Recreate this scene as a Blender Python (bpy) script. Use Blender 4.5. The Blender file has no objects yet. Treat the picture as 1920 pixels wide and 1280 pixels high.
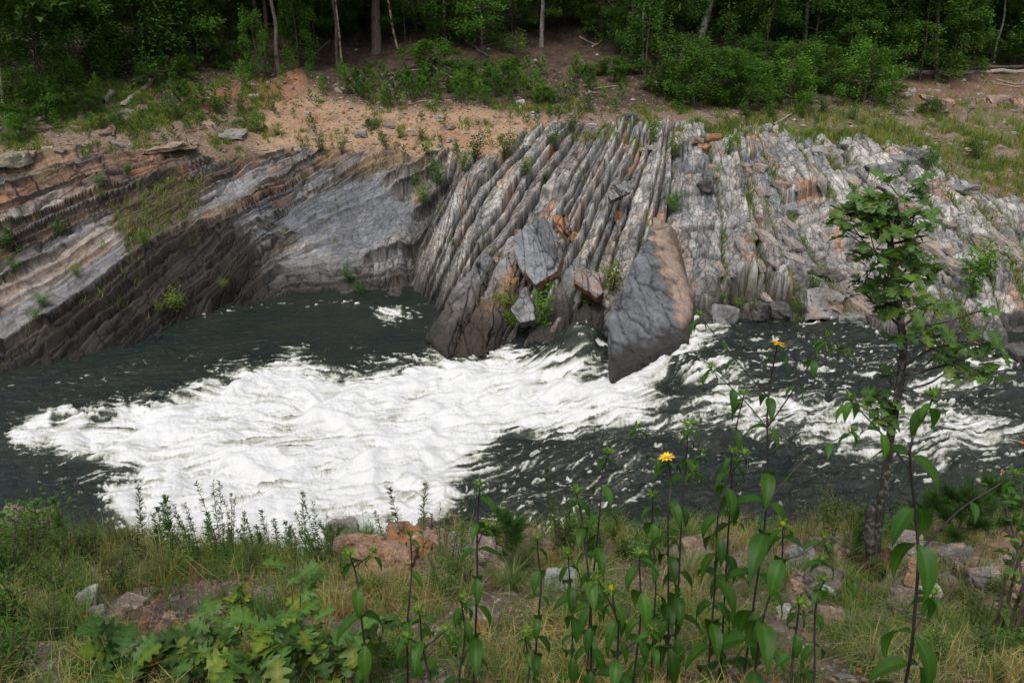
import bpy, bmesh, math, random
import numpy as np
from mathutils import Vector, Matrix
random.seed(7); RNG = np.random.RandomState(11)
R = math.radians
C = bpy.context.scene.collection
# ------------------------------------------------------------------ camera frame
F, PITCH, H = 1440.0, R(22), 8.5
CP, SP = math.cos(PITCH), math.sin(PITCH)
def unproj(u, v, Y):
    a = (640 - v) / F
    t = Y / (CP + SP * a)
    return t * (u - 960) / F, Y, H + t * (-SP + CP * a)
def on_level(u, v, z):
    a = (640 - v) / F
    t = (z - H) / (-SP + CP * a)
    return t * (u - 960) / F, t * (CP + SP * a), z
def proj(X, Y, Z):
    d = Y * CP - (Z - H) * SP
    up = Y * SP + (Z - H) * CP
    return 960 + F * X / d, 640 - F * up / d
cam_d = bpy.data.cameras.new('camera'); cam = bpy.data.objects.new('camera', cam_d); C.objects.link(cam)
cam.location = (0, 0, H); cam.rotation_euler = (R(90) - PITCH, 0, 0)
cam_d.lens = 27; cam_d.sensor_width = 36; cam_d.clip_start = 0.05; cam_d.clip_end = 2000
bpy.context.scene.camera = cam
# ------------------------------------------------------------------ numpy helpers
def h32(*k):
    h = np.uint32(2166136261)
    with np.errstate(over='ignore'):
        for a in k:
            a = np.asarray(a).astype(np.int64).astype(np.uint32)
            h = (h ^ a) * np.uint32(16777619)
            h = h ^ (h >> np.uint32(13)); h = h * np.uint32(0x5bd1e995); h = h ^ (h >> np.uint32(15))
    return h
def rnd(*k): return h32(*k).astype(np.float64) / 4294967296.0
def perlin(x, y, seed=0):
    x = np.asarray(x, float); y = np.asarray(y, float)
    xi = np.floor(x); yi = np.floor(y); fx = x - xi; fy = y - yi
    xi = xi.astype(np.int64); yi = yi.astype(np.int64)
    ux = fx * fx * fx * (fx * (fx * 6 - 15) + 10); uy = fy * fy * fy * (fy * (fy * 6 - 15) + 10)
    def g(a, b):
        t = rnd(xi + a, yi + b, seed) * 6.2831853
        return np.cos(t) * (fx - a) + np.sin(t) * (fy - b)
    n0 = g(0, 0) * (1 - ux) + g(1, 0) * ux
    n1 = g(0, 1) * (1 - ux) + g(1, 1) * ux
    return (n0 * (1 - uy) + n1 * uy) * 1.5
def fbm(x, y, o=4, seed=0, gain=.5):
    s = 0; a = 1.; t = 0.
    for k in range(o):
        s = s + a * perlin(x * 2.03 ** k + 17.3 * k, y * 2.03 ** k - 9.1 * k, seed + k); t += a; a *= gain
    return s / t
def ridged(x, y, o=4, seed=0):
    s = 0; a = 1.; t = 0.
    for k in range(o):
        s = s + a * (1 - np.abs(perlin(x * 2.1 ** k + 7.3 * k, y * 2.1 ** k + 3.1 * k, seed + k)) * 2); t += a; a *= .5
    return s / t
def voro(x, y, seed=0):
    xi = np.floor(x).astype(np.int64); yi = np.floor(y).astype(np.int64)
    f1 = np.full(np.shape(x), 9.); f2 = f1.copy(); cid = np.zeros(np.shape(x), np.int64)
    for i in (-1, 0, 1):
        for j in (-1, 0, 1):
            cx = xi + i + .1 + .8 * rnd(xi + i, yi + j, seed); cy = yi + j + .1 + .8 * rnd(xi + i, yi + j, seed + 5)
            d = np.hypot(cx - x, cy - y); m = d < f1
            f2 = np.where(m, f1, np.minimum(f2, d)); f1 = np.where(m, d, f1)
            cid = np.where(m, h32(xi + i, yi + j, seed).astype(np.int64) & 0xffffff, cid)
    return f1, f2, cid
def facets(x, y, seed, cut=.09):
    """flat random facets with cracks between them: height (about -.5 .. .5), crack 0..1, cell id"""
    x = x + .18 * perlin(x * 1.3, y * 1.3, seed + 31); y = y + .18 * perlin(x * 1.3 + 9, y * 1.3, seed + 32)
    xi = np.floor(x).astype(np.int64); yi = np.floor(y).astype(np.int64); f1 = np.full(np.shape(x), 9.); f2 = f1.copy(); cid = np.zeros(np.shape(x), np.int64); dx = f1 * 0; dy = f1 * 0
    for i in (-1, 0, 1):
        for j in (-1, 0, 1):
            cx = xi + i + .05 + .9 * rnd(xi + i, yi + j, seed); cy = yi + j + .05 + .9 * rnd(xi + i, yi + j, seed + 5); d = np.hypot(cx - x, cy - y); m = d < f1
            f2 = np.where(m, f1, np.minimum(f2, d)); f1 = np.where(m, d, f1); dx = np.where(m, x - cx, dx); dy = np.where(m, y - cy, dy); cid = np.where(m, h32(xi + i, yi + j, seed).astype(np.int64) & 0xffffff, cid)
    h = (rnd(cid, 1) - .5) + (rnd(cid, 2) - .5) * 1.6 * dx + (rnd(cid, 3) - .5) * 1.6 * dy
    return h, np.exp(-((f2 - f1) / cut) ** 2) * (rnd(cid, 4) > .25), cid
def sstep(a, b, x):
    t = np.clip((x - a) / (b - a), 0, 1); return t * t * (3 - 2 * t)
def mix(a, b, t): return a * (1 - t) + b * t
def cmix(A, B, t): return A * (1 - t[..., None]) + np.asarray(B) * t[..., None]
def tps(P, V, lam=0.):
    P = np.asarray(P, float); V = np.asarray(V, float); n = len(P); sc = np.abs(P).max(); Q = P / sc
    def K(r2): return np.where(r2 > 0, r2 * np.log(r2 + 1e-20), 0)
    d = ((Q[:, None] - Q[None]) ** 2).sum(-1)
    A = np.zeros((n + 3, n + 3)); A[:n, :n] = K(d) + lam * np.eye(n); A[:n, n] = 1; A[:n, n + 1:] = Q; A[n, :n] = 1; A[n + 1:, :n] = Q.T
    w = np.linalg.solve(A, np.concatenate([V, np.zeros(3)]))
    def f(x, y):
        x = np.asarray(x, float) / sc; y = np.asarray(y, float) / sc
        s = w[n] + w[n + 1] * x + w[n + 2] * y
        for i in range(n): s = s + w[i] * K((x - Q[i, 0]) ** 2 + (y - Q[i, 1]) ** 2)
        return s
    return f
class Lat:                                             # bilinear lattice
    def __init__(s, x0, x1, dx, y0, y1, dy, f):
        s.x0, s.y0, s.dx, s.dy = x0, y0, dx, dy
        s.gx = np.arange(x0, x1 + dx, dx); s.gy = np.arange(y0, y1 + dy, dy)
        s.a = f(*np.meshgrid(s.gx, s.gy))
    def __call__(s, x, y):
        fx = np.clip((np.asarray(x, float) - s.x0) / s.dx, 0, len(s.gx) - 1.001); fy = np.clip((np.asarray(y, float) - s.y0) / s.dy, 0, len(s.gy) - 1.001)
        i = fx.astype(int); j = fy.astype(int); fx = fx - i; fy = fy - j; a = s.a
        return (a[j, i] * (1 - fx) + a[j, i + 1] * fx) * (1 - fy) + (a[j + 1, i] * (1 - fx) + a[j + 1, i + 1] * fx) * fy
def sdf(poly):                                         # >0 inside
    P = np.asarray(poly, float)
    def f(x, y):
        d = np.full(np.shape(x), 1e9); ins = np.zeros(np.shape(x), bool)
        for a, b in zip(P, np.roll(P, -1, 0)):
            e = b - a; L = (e ** 2).sum() + 1e-9
            t = np.clip(((x - a[0]) * e[0] + (y - a[1]) * e[1]) / L, 0, 1)
            d = np.minimum(d, np.hypot(x - a[0] - t * e[0], y - a[1] - t * e[1]))
            c = (a[1] > y) != (b[1] > y)
            ins ^= c & (x < (b[0] - a[0]) * (y - a[1]) / (b[1] - a[1] + 1e-12) + a[0])
        return np.where(ins, d, -d)
    return f
def pdist(line):                                       # distance to a polyline
    P = np.asarray(line, float)
    def f(x, y):
        d = np.full(np.shape(x), 1e9)
        for a, b in zip(P[:-1], P[1:]):
            e = b - a; L = (e ** 2).sum() + 1e-9
            t = np.clip(((x - a[0]) * e[0] + (y - a[1]) * e[1]) / L, 0, 1)
            d = np.minimum(d, np.hypot(x - a[0] - t * e[0], y - a[1] - t * e[1]))
        return d
    return f
IM = (-700, 2620, 5, -40, 1300, 5)
def poly_mask(poly, soft=10):                          # mask over picture-plan coordinates of the base ground
    L = Lat(*IM, sdf(poly)); return lambda u, v: sstep(-soft, soft, L(u, v))
def line_mask(line, w):
    L = Lat(*IM, pdist(line)); return lambda u, v: np.exp(-(L(u, v) / w) ** 2)
# ------------------------------------------------------------------ mesh + tagging helpers
def mesh_np(name, V, Fq, mats, cols=None, uvs=None, mi=None, smooth=True):
    V = np.asarray(V, np.float32).reshape(-1, 3); Fq = np.asarray(Fq, np.int32)
    n, k = Fq.shape
    me = bpy.data.meshes.new(name)
    me.vertices.add(len(V)); me.vertices.foreach_set('co', V.ravel())
    me.loops.add(n * k); me.loops.foreach_set('vertex_index', Fq.ravel())
    me.polygons.add(n); me.polygons.foreach_set('loop_start', np.arange(n, dtype=np.int32) * k)
    try: me.polygons.foreach_set('loop_total', np.full(n, k, np.int32))
    except Exception: pass
    me.update(calc_edges=True)
    me.polygons.foreach_set('use_smooth', np.full(n, smooth))
    for m in (mats if isinstance(mats, (list, tuple)) else [mats]): me.materials.append(m)
    if mi is not None: me.polygons.foreach_set('material_index', np.asarray(mi, np.int32))
    if cols is not None:
        a = me.color_attributes.new('Col', 'FLOAT_COLOR', 'POINT')
        cc = np.ones((len(V), 4), np.float32); cc[:, :3] = np.asarray(cols).reshape(-1, 3); a.data.foreach_set('color', cc.ravel())
    if uvs is not None:
        for nm, uv in uvs.items():
            a = me.attributes.new(nm, 'FLOAT_VECTOR', 'POINT'); vv = np.zeros((len(V), 3), np.float32); uv = np.asarray(uv).reshape(len(V), -1); vv[:, :uv.shape[1]] = uv
            a.data.foreach_set('vector', vv.ravel())
    return me
def obj(name, me, parent=None, loc=None):
    o = bpy.data.objects.new(name, me); C.objects.link(o)
    if parent is not None: o.parent = parent
    if loc is not None: o.location = loc
    return o
def tag(o, label=None, cat=None, group=None, kind=None):
    if label: o['label'] = label
    if cat: o['category'] = cat
    if group: o['group'] = group
    if kind: o['kind'] = kind
    return o
def empty(name, loc, rz=0):
    o = bpy.data.objects.new(name, None); C.objects.link(o); o.location = loc; o.rotation_euler = (0, 0, rz); o.empty_display_size = .1
    return o
def grid_faces(nr, nc):
    i = np.arange(nr * nc).reshape(nr, nc)
    return np.stack([i[:-1, :-1], i[:-1, 1:], i[1:, 1:], i[1:, :-1]], -1).reshape(-1, 4)
# ------------------------------------------------------------------ materials
def newmat(name):
    m = bpy.data.materials.new(name); m.use_nodes = True
    nt = m.node_tree; b = nt.nodes['Principled BSDF']; return m, nt, b
def N(nt, t, **kw):
    n = nt.nodes.new(t)
    for k, v in kw.items():
        if k in n.inputs: n.inputs[k].default_value = v
        else: setattr(n, k, v)
    return n
def ramp(nt, stops):
    r = nt.nodes.new('ShaderNodeValToRGB'); e = r.color_ramp.elements
    while len(e) < len(stops): e.new(.5)
    for x, (p, c) in zip(e, stops): x.position = p; x.color = (*c, 1) if len(c) == 3 else c
    return r
def mixc(nt, a, b, fac, mode='MIX'):
    m = nt.nodes.new('ShaderNodeMix'); m.data_type = 'RGBA'; m.blend_type = mode
    for s, x in ((6, a), (7, b), (0, fac)):
        if hasattr(x, 'is_linked') or hasattr(x, 'links'): nt.links.new(x, m.inputs[s])
        else: m.inputs[s].default_value = x if s == 0 else (*x, 1)
    return m.outputs[2]
def ground_mat(name, bed=True, bump=.6):
    m, nt, b = newmat(name); L = nt.links
    at = N(nt, 'ShaderNodeAttribute', attribute_name='Col')
    tc = N(nt, 'ShaderNodeTexCoord')
    n1 = N(nt, 'ShaderNodeTexNoise', Scale=9., Detail=8., Roughness=.7); L.new(tc.outputs['Object'], n1.inputs['Vector'])
    n2 = N(nt, 'ShaderNodeTexNoise', Scale=45., Detail=4., Roughness=.7); L.new(tc.outputs['Object'], n2.inputs['Vector'])
    r1 = ramp(nt, [(.3, (.62, .62, .62)), (.55, (1, 1, 1)), (.75, (1.3, 1.3, 1.3))]); L.new(n1.outputs[0], r1.inputs[0])
    r2 = ramp(nt, [(.35, (.78, .78, .78)), (.65, (1.18, 1.18, 1.18))]); L.new(n2.outputs[0], r2.inputs[0])
    c = mixc(nt, at.outputs['Color'], r1.outputs[0], 1., 'MULTIPLY'); c = mixc(nt, c, r2.outputs[0], 1., 'MULTIPLY')
    add = N(nt, 'ShaderNodeMath', operation='ADD'); L.new(n1.outputs[0], add.inputs[0]); L.new(n2.outputs[0], add.inputs[1])
    hgt = add.outputs[0]
    if bed:
        ba = N(nt, 'ShaderNodeAttribute', attribute_name='bed')
        n3 = N(nt, 'ShaderNodeTexNoise', Scale=1., Detail=5., Roughness=.65); L.new(ba.outputs['Vector'], n3.inputs['Vector'])
        r3 = ramp(nt, [(.32, (.6, .6, .62)), (.5, (1, 1, 1)), (.7, (1.25, 1.22, 1.2))]); L.new(n3.outputs[0], r3.inputs[0])
        rk = N(nt, 'ShaderNodeAttribute', attribute_name='rk')
        def rkf(k):
            q = N(nt, 'ShaderNodeMath', operation='MULTIPLY'); L.new(rk.outputs['Fac'], q.inputs[0]); q.inputs[1].default_value = k; return q.outputs[0]
        c = mixc(nt, c, r3.outputs[0], rkf(.85), 'MULTIPLY')
        ck = N(nt, 'ShaderNodeAttribute', attribute_name='crk'); vd = N(nt, 'ShaderNodeTexNoise', Scale=1.3, Detail=3.); L.new(ck.outputs['Vector'], vd.inputs['Vector'])
        va = N(nt, 'ShaderNodeVectorMath', operation='MULTIPLY_ADD'); L.new(vd.outputs['Color'], va.inputs[0]); va.inputs[1].default_value = (.9, .9, 0); L.new(ck.outputs['Vector'], va.inputs[2])
        vo = N(nt, 'ShaderNodeTexVoronoi', feature='DISTANCE_TO_EDGE', Scale=1.); L.new(va.outputs[0], vo.inputs['Vector'])
        v2 = N(nt, 'ShaderNodeTexVoronoi', feature='F1', Scale=1.); L.new(va.outputs[0], v2.inputs['Vector']); sc_ = N(nt, 'ShaderNodeSeparateColor'); L.new(v2.outputs['Color'], sc_.inputs[0])
        rc = ramp(nt, [(0, (.22, .2, .19)), (.045, (.7, .68, .66)), (.11, (1, 1, 1))]); L.new(vo.outputs['Distance'], rc.inputs[0])
        rv = ramp(nt, [(0, (.72, .73, .76)), (.5, (1, 1, 1)), (1, (1.32, 1.27, 1.2))]); L.new(sc_.outputs[0], rv.inputs[0])
        c = mixc(nt, c, rc.outputs[0], rkf(.75), 'MULTIPLY'); c = mixc(nt, c, rv.outputs[0], rkf(.5), 'MULTIPLY')
        mn = N(nt, 'ShaderNodeMath', operation='MINIMUM'); L.new(vo.outputs['Distance'], mn.inputs[0]); mn.inputs[1].default_value = .12; mm = N(nt, 'ShaderNodeMath', operation='MULTIPLY'); L.new(mn.outputs[0], mm.inputs[0]); L.new(rk.outputs['Fac'], mm.inputs[1]); mn = mm; hg0 = add.outputs[0]; hx = N(nt, 'ShaderNodeMix'); hx.data_type = 'FLOAT'; L.new(rk.outputs['Fac'], hx.inputs[0]); L.new(hg0, hx.inputs[2]); L.new(hgt, hx.inputs[3]); hgt = hx.outputs[0]
        mb = N(nt, 'ShaderNodeMath', operation='MULTIPLY_ADD'); L.new(mn.outputs[0], mb.inputs[0]); mb.inputs[1].default_value = 7.; L.new(hgt, mb.inputs[2]); hgt = mb.outputs[0]
        ms_ = N(nt, 'ShaderNodeMath', operation='MULTIPLY'); L.new(sc_.outputs[1], ms_.inputs[0]); L.new(rk.outputs['Fac'], ms_.inputs[1]); mc = N(nt, 'ShaderNodeMath', operation='MULTIPLY_ADD'); L.new(ms_.outputs[0], mc.inputs[0]); mc.inputs[1].default_value = .7; L.new(hgt, mc.inputs[2]); hgt = mc.outputs[0]
        mul = N(nt, 'ShaderNodeMath', operation='MULTIPLY_ADD'); L.new(n3.outputs[0], mul.inputs[0]); mul.inputs[1].default_value = 1.2; L.new(hgt, mul.inputs[2]); hgt = mul.outputs[0]
    L.new(c, b.inputs['Base Color'])
    bp = N(nt, 'ShaderNodeBump', Strength=bump, Distance=.06); L.new(hgt, bp.inputs['Height']); L.new(bp.outputs[0], b.inputs['Normal'])
    # wet stone is smoother
    ra = N(nt, 'ShaderNodeAttribute', attribute_name='wet')
    rr = N(nt, 'ShaderNodeMapRange'); L.new(ra.outputs['Fac'], rr.inputs[0]); rr.inputs[3].default_value = .85; rr.inputs[4].default_value = .42
    L.new(rr.outputs[0], b.inputs['Roughness']); b.inputs['Specular IOR Level'].default_value = .35
    return m
M = {}
M['far'] = ground_mat('bedrock', True, .7)
M['soil'] = ground_mat('soil', False, .8)
# ------------------------------------------------------------------ light
w = bpy.data.worlds.new('World'); bpy.context.scene.world = w; w.use_nodes = True
SUN_EL, SUN_AZ = R(58), R(200)          # azimuth measured clockwise from +Y; sun high, behind and left of the camera
sky = w.node_tree.nodes.new('ShaderNodeTexSky'); sky.sky_type = 'NISHITA'; sky.sun_disc = False
sky.sun_elevation = SUN_EL; sky.sun_rotation = SUN_AZ; sky.air_density = 1.2; sky.dust_density = 4; sky.ozone_density = 1
bg = w.node_tree.nodes['Background']; bg.inputs[1].default_value = .12
hs = w.node_tree.nodes.new('ShaderNodeHueSaturation'); hs.inputs['Saturation'].default_value = .35
w.node_tree.links.new(sky.outputs[0], hs.inputs['Color']); w.node_tree.links.new(hs.outputs[0], bg.inputs[0])
sd = bpy.data.lights.new('sun', 'SUN'); sd.energy = 1.5; sd.angle = R(20); sd.color = (1, .96, .9)
so = bpy.data.objects.new('sun', sd); C.objects.link(so); so['kind'] = 'structure'
dirv = Vector((math.sin(SUN_AZ) * math.cos(SUN_EL), math.cos(SUN_AZ) * math.cos(SUN_EL), math.sin(SUN_EL)))
so.rotation_euler = dirv.to_track_quat('Z', 'Y').to_euler(); so.location = (0, 0, 60)
sc = bpy.context.scene
sc.view_settings.view_transform = 'Standard'; sc.view_settings.look = 'None'; sc.view_settings.exposure = 0.3; sc.view_settings.gamma = 1
sc.cycles.max_bounces = 6; sc.cycles.diffuse_bounces = 3; sc.cycles.transparent_max_bounces = 4; sc.cycles.use_denoising = True
# ================================================================== far bank: one dense sheet of ground
CT = []
for u, rows in {
    -600: [(900, 15), (600, 20), (400, 24), (250, 29), (150, 34), (60, 41)],
    -300: [(800, 17), (600, 20.4), (400, 24.6), (260, 29), (150, 34.5), (60, 41.5)],
    0: [(700, 19), (600, 20.7), (500, 22.6), (400, 25), (300, 28), (260, 29.5), (200, 32), (150, 35), (60, 42)],
    300: [(600, 22.5), (500, 24.6), (400, 26.5), (300, 29), (230, 31.5), (190, 33.5), (150, 36), (60, 43)],
    480: [(560, 25), (500, 26), (400, 28), (300, 30.5), (260, 32), (200, 35), (150, 38), (60, 45)],
    640: [(560, 25.5), (500, 26.5), (400, 29), (340, 30.5), (290, 32), (200, 36), (150, 39), (95, 43), (0, 52)],
    780: [(560, 25.3), (500, 26.3), (400, 28.3), (300, 31.5)],
    960: [(640, 21.5), (560, 23.3), (480, 25.5), (400, 28), (300, 31.5), (240, 34), (200, 36), (150, 39.5), (95, 44), (0, 53)],
    1200: [(640, 20.7), (560, 22.4), (480, 24.6), (400, 27.5), (300, 31), (240, 34), (200, 36.5), (150, 40.5), (60, 48)],
    1440: [(600, 21.6), (520, 23.6), (400, 27.5), (300, 32), (250, 35), (200, 38), (150, 41.5), (60, 49)],
    1700: [(640, 20.2), (560, 22.3), (400, 28), (300, 33), (250, 36.5), (200, 40), (130, 45), (60, 51)],
    1920: [(680, 19.4), (600, 21.3), (400, 28), (300, 33.5), (250, 37), (200, 41), (130, 46), (60, 52)],
    2300: [(700, 19), (400, 28.5), (250, 37), (130, 46), (60, 52)],
}.items():
    CT += [unproj(u, v, Y) for v, Y in rows]
CT += [(x, 75, 18) for x in (-80, -40, 0, 40, 80)] + [(x, 100, 27) for x in (-80, 0, 80)]
CT = np.array(CT)
z_base = Lat(-85, 85, .8, 12, 100, .5, tps(CT[:, :2], CT[:, 2], 1e-6))
# shore line traced on the water level
def wlev(u): return .5 * sstep(880, 1240, u)
SH = [(-700, 1050), (-300, 850), (0, 727), (100, 714), (180, 692), (300, 664), (314, 640), (302, 622), (350, 598), (420, 580), (480, 571), (600, 574), (690, 570), (765, 572),
      (785, 602), (808, 632), (835, 662), (905, 662), (950, 640), (1000, 655), (1040, 640), (1070, 622), (1128, 612), (1142, 706), (1200, 694), (1290, 645), (1335, 613), (1390, 598),
      (1460, 600), (1530, 592), (1600, 606), (1700, 640), (1850, 660), (1885, 682), (1930, 668), (2200, 700), (2700, 760)]
SHW = [on_level(u, v, float(wlev(u)))[:2] for u, v in SH] + [(70, 120), (-70, 120)]
shore_d = Lat(-60, 60, .12, 10, 60, .12, sdf(SHW))
# bed field: lines of equal S follow the strata
BL = {0: [(0, 430), (180, 365), (350, 310), (420, 280)], -120: [(0, 330), (150, 300), (300, 265)], 110: [(0, 570), (200, 450), (330, 370), (460, 300)],
      190: [(0, 672), (120, 600), (280, 480), (450, 385), (600, 300)], 250: [(100, 690), (250, 560), (400, 440), (560, 350), (690, 285)],
      310: [(200, 685), (300, 600), (450, 450), (620, 355), (740, 300)], 370: [(300, 650), (400, 560), (480, 480), (580, 400), (700, 345), (800, 300)],
      450: [(430, 590), (500, 500), (600, 450), (700, 425), (790, 380), (850, 310)], 520: [(470, 590), (540, 540), (640, 525), (740, 500), (800, 430), (880, 310)],
      570: [(520, 590), (640, 560), (740, 550), (790, 480), (850, 370), (910, 300)],
      610: [(790, 560), (850, 420), (900, 345), (960, 280)], 700: [(810, 640), (900, 480), (1000, 340), (1075, 240)], 790: [(900, 660), (960, 545), (1045, 400), (1105, 300), (1150, 230)],
      880: [(1010, 660), (1080, 500), (1130, 380), (1190, 240)], 960: [(1110, 690), (1160, 560), (1195, 430), (1225, 330), (1245, 240)], 1060: [(1270, 660), (1295, 500), (1295, 400), (1290, 320), (1280, 240)],
      1150: [(1410, 620), (1400, 500), (1390, 400), (1370, 300), (1350, 240)], 1260: [(1590, 620), (1510, 470), (1450, 340), (1410, 250)], 1370: [(1740, 640), (1650, 450), (1560, 340), (1500, 260)],
      1490: [(1900, 660), (1850, 500), (1720, 360), (1620, 265)], 1620: [(2060, 640), (1960, 470), (1820, 340), (1730, 260)]}
pts = []; vals = []
for s_, ln in BL.items():
    for a, b in zip(ln[:-1], ln[1:]):
        for t in (0, .5): pts.append((a[0] + (b[0] - a[0]) * t, a[1] + (b[1] - a[1]) * t)); vals.append(s_)
    pts.append(ln[-1]); vals.append(s_)
S_of = Lat(-700, 2620, 16, -40, 1300, 16, tps(pts, vals, 2e-4))
rs = np.random.RandomState(3); edges = [-900.]
while edges[-1] < 2600:
    s_ = edges[-1]
    w_ = 16 if s_ < 400 else 30 if s_ < 570 else 26 if s_ < 960 else 33 if s_ < 1150 else 38
    edges.append(s_ + w_ * float(np.clip(np.exp(rs.normal(-.15, .78)), .32, 3.0)))
edges = np.array(edges)
ROCKTOP = [(-700, 330), (-300, 300), (0, 283), (100, 292), (260, 284), (400, 306), (470, 296), (560, 284), (700, 296), (860, 296), (930, 305), (985, 262), (1100, 238), (1200, 236), (1300, 240),
           (1420, 243), (1500, 262), (1680, 268), (1760, 300), (1800, 345), (1920, 395), (2200, 480), (2620, 560), (2620, 1300), (-700, 1300)]
m_rock = poly_mask(ROCKTOP, 9)
m_dirt = poly_mask([(455, 262), (490, 205), (560, 158), (610, 178), (700, 205), (900, 205), (1050, 228), (1010, 285), (940, 320), (820, 305), (640, 300), (500, 296)], 16)
m_leftdirt = poly_mask([(-200, 250), (60, 235), (260, 205), (420, 200), (500, 210), (470, 290), (420, 320), (250, 320), (100, 320), (-200, 330)], 20)
m_grassR = poly_mask([(1290, 235), (1480, 215), (1700, 200), (1960, 190), (2600, 200), (2600, 560), (1960, 390), (1800, 340), (1700, 290), (1500, 270)], 25)
m_redR = poly_mask([(1690, 150), (1960, 140), (1960, 215), (1860, 205), (1700, 195)], 14)
m_bank = line_mask([(360, 215), (430, 190), (500, 185), (560, 160)], 16)
calm = [poly_mask(p, 8) for p in (
    [(505, 425), (560, 385), (640, 350), (700, 345), (775, 380), (780, 420), (700, 462), (600, 470)],
    [(0, 650), (0, 545), (120, 470), (205, 400), (235, 450), (230, 480), (120, 575)],
    [(340, 430), (420, 360), (520, 320), (480, 360), (400, 425)],
    [(480, 520), (560, 470), (690, 470), (680, 500), (560, 520)],
    [(1145, 690), (1190, 520), (1240, 430), (1300, 520), (1280, 620)])]
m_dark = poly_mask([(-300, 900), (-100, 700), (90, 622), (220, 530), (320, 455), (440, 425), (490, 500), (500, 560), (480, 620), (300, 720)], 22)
m_warm = poly_mask([(-200, 240), (500, 240), (900, 300), (760, 330), (600, 330), (450, 400), (250, 520), (-200, 760)], 45)
m_pinkR = poly_mask([(1200, 420), (1245, 400), (1290, 480), (1300, 560), (1270, 590), (1235, 560), (1225, 480)], 12)
m_rustL = line_mask([(-50, 690), (120, 590), (250, 480), (330, 440)], 13)
m_gully = line_mask([(850, 320), (800, 395), (772, 450), (768, 520), (780, 580)], 17)
m_pool = poly_mask([(1360, 545), (1400, 520), (1445, 540), (1470, 560), (1500, 585), (1440, 590), (1370, 580)], 8)
m_browndirt = poly_mask([(205, 395), (330, 335), (400, 330), (360, 400), (310, 455), (250, 470), (225, 450)], 12)
# sheet
NC = 1800
qs = np.linspace(-1.0, 1.0, NC)
Ys = [15.4]
while Ys[-1] < 37: Ys.append(Ys[-1] + .027)
while Ys[-1] < 95: Ys.append(Ys[-1] + .06 + (Ys[-1] - 37) * .02)
Ys = np.array(Ys)
Q, YY = np.meshgrid(qs, Ys); XX = Q * YY
ZB = z_base(XX, YY)
U, V_ = proj(XX, YY, ZB)
rock = m_rock(U + 14 * fbm(XX * .8, YY * .8, 3, 5), V_ + 14 * fbm(XX * .9, YY * .9, 3, 9))
cal = np.clip(sum(c(U, V_) for c in calm), 0, 1)
Sx = S_of(U, V_) + mix(7, 4.5, sstep(760, 900, U)) * fbm(XX * .35, YY * .35, 2, 21) + .8 * fbm(XX * 1.5, YY * 1.5, 2, 22) * sstep(760, 900, U)
bi = np.clip(np.searchsorted(edges, Sx) - 1, 0, len(edges) - 2)
bw = edges[bi + 1] - edges[bi]; e0 = Sx - edges[bi]; e1 = edges[bi + 1] - Sx; f = e0 / bw
wl = sstep(860, 640, U)                                # 1 on the left limb
T = mix(-V_ * 1.0, .72 * U - .6 * V_, wl) + 8 * fbm(XX * .5, YY * .5, 2, 31)
Lb = mix(34 + 60 * rnd(bi, 1), 60 + 160 * rnd(bi, 1), wl) * mix(1, .35, wl * (rnd(bi, 16) > .72)); Lb = np.where(U > 1250, 22 + 42 * rnd(bi, 1), Lb)
x = T / Lb + 97 * rnd(bi, 2); k = np.floor(x); bk = k + .55 * rnd(bi, k, 3)
k = np.where(x < bk, k - 1, k); b0 = k + .55 * rnd(bi, k, 3); b1 = k + 1 + .55 * rnd(bi, k + 1, 3)
tj = np.minimum(x - b0, b1 - x) * Lb                   # px to nearest cross joint
hb = rnd(bi, 4); hk = rnd(bi, k, 5)
right = sstep(780, 900, U); fr = sstep(1220, 1420, U)
act = 1 - .72 * cal
amp = mix(.20 + .25 * hb, .16 + .16 * hb, right) * np.clip(bw / 18, .5, 1.5)
bp = bi - 1; hbp = rnd(bp, 4); wp_ = edges[bi] - edges[np.maximum(bp, 0)]; amp_p = (.20 + .25 * hbp) * np.clip(wp_ / 18, .5, 1.5)
own = amp * (f - .5) * 1.2 + (hb - .5) * .10; prev = amp_p * .6 + (hbp - .5) * .10
prof = mix(prev, own, sstep(0, np.minimum(5.5, bw * .45), e0)) - .04 * np.exp(-((e0 - 4) / 2.4) ** 2) * (.5 + hb)
prof_r = (.12 + .1 * hb) * (1 - (2 * f - 1) ** 8) + amp * (f - .5) * 1.0 - (.16 + .28 * rnd(bi, 6)) * np.exp(-(e0 / 2.6) ** 2)
prof_r = mix(-.08 - .1 * fr, prof_r, sstep(0, 2.4, e0)); pr = mix(prof, prof_r, right)
pr = pr + (hb - .5) * .36 * right + (hk - .5) * mix(.05, .10 + .18 * fr, right)
pr = pr - .26 * right * (hk < .10) * sstep(0, 3, tj) - .16 * wl * (hk < .12) * sstep(0, 4, tj)
tilt = (rnd(bi, k, 8) - .5) * mix(.12, .25, right) * ((x - b0) / (b1 - b0) - .5)
crack = mix(1, .35, wl) * np.exp(-(tj / 1.6) ** 2) * (.05 + .1 * rnd(bi, k, 7) + .1 * fr)
rs2 = np.random.RandomState(19); ed2 = [-900.]
while ed2[-1] < 2600: ed2.append(ed2[-1] + rs2.uniform(38, 95))
ed2 = np.array(ed2); b2 = np.clip(np.searchsorted(ed2, Sx) - 1, 0, len(ed2) - 2); w2 = ed2[b2 + 1] - ed2[b2]; f2_ = (Sx - ed2[b2]) / w2; g0 = Sx - ed2[b2]
a2_ = .25 + .35 * rnd(b2, 41); a2p = .25 + .35 * rnd(b2 - 1, 41)
coarse = mix(.55 * a2p, (f2_ - .45) * a2_, sstep(0, 12, g0)) * (1 - .6 * cal)
big = fbm(XX * .16, YY * .16, 3, 41) * .35 + fbm(XX * .5, YY * .5, 3, 45) * .14
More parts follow.
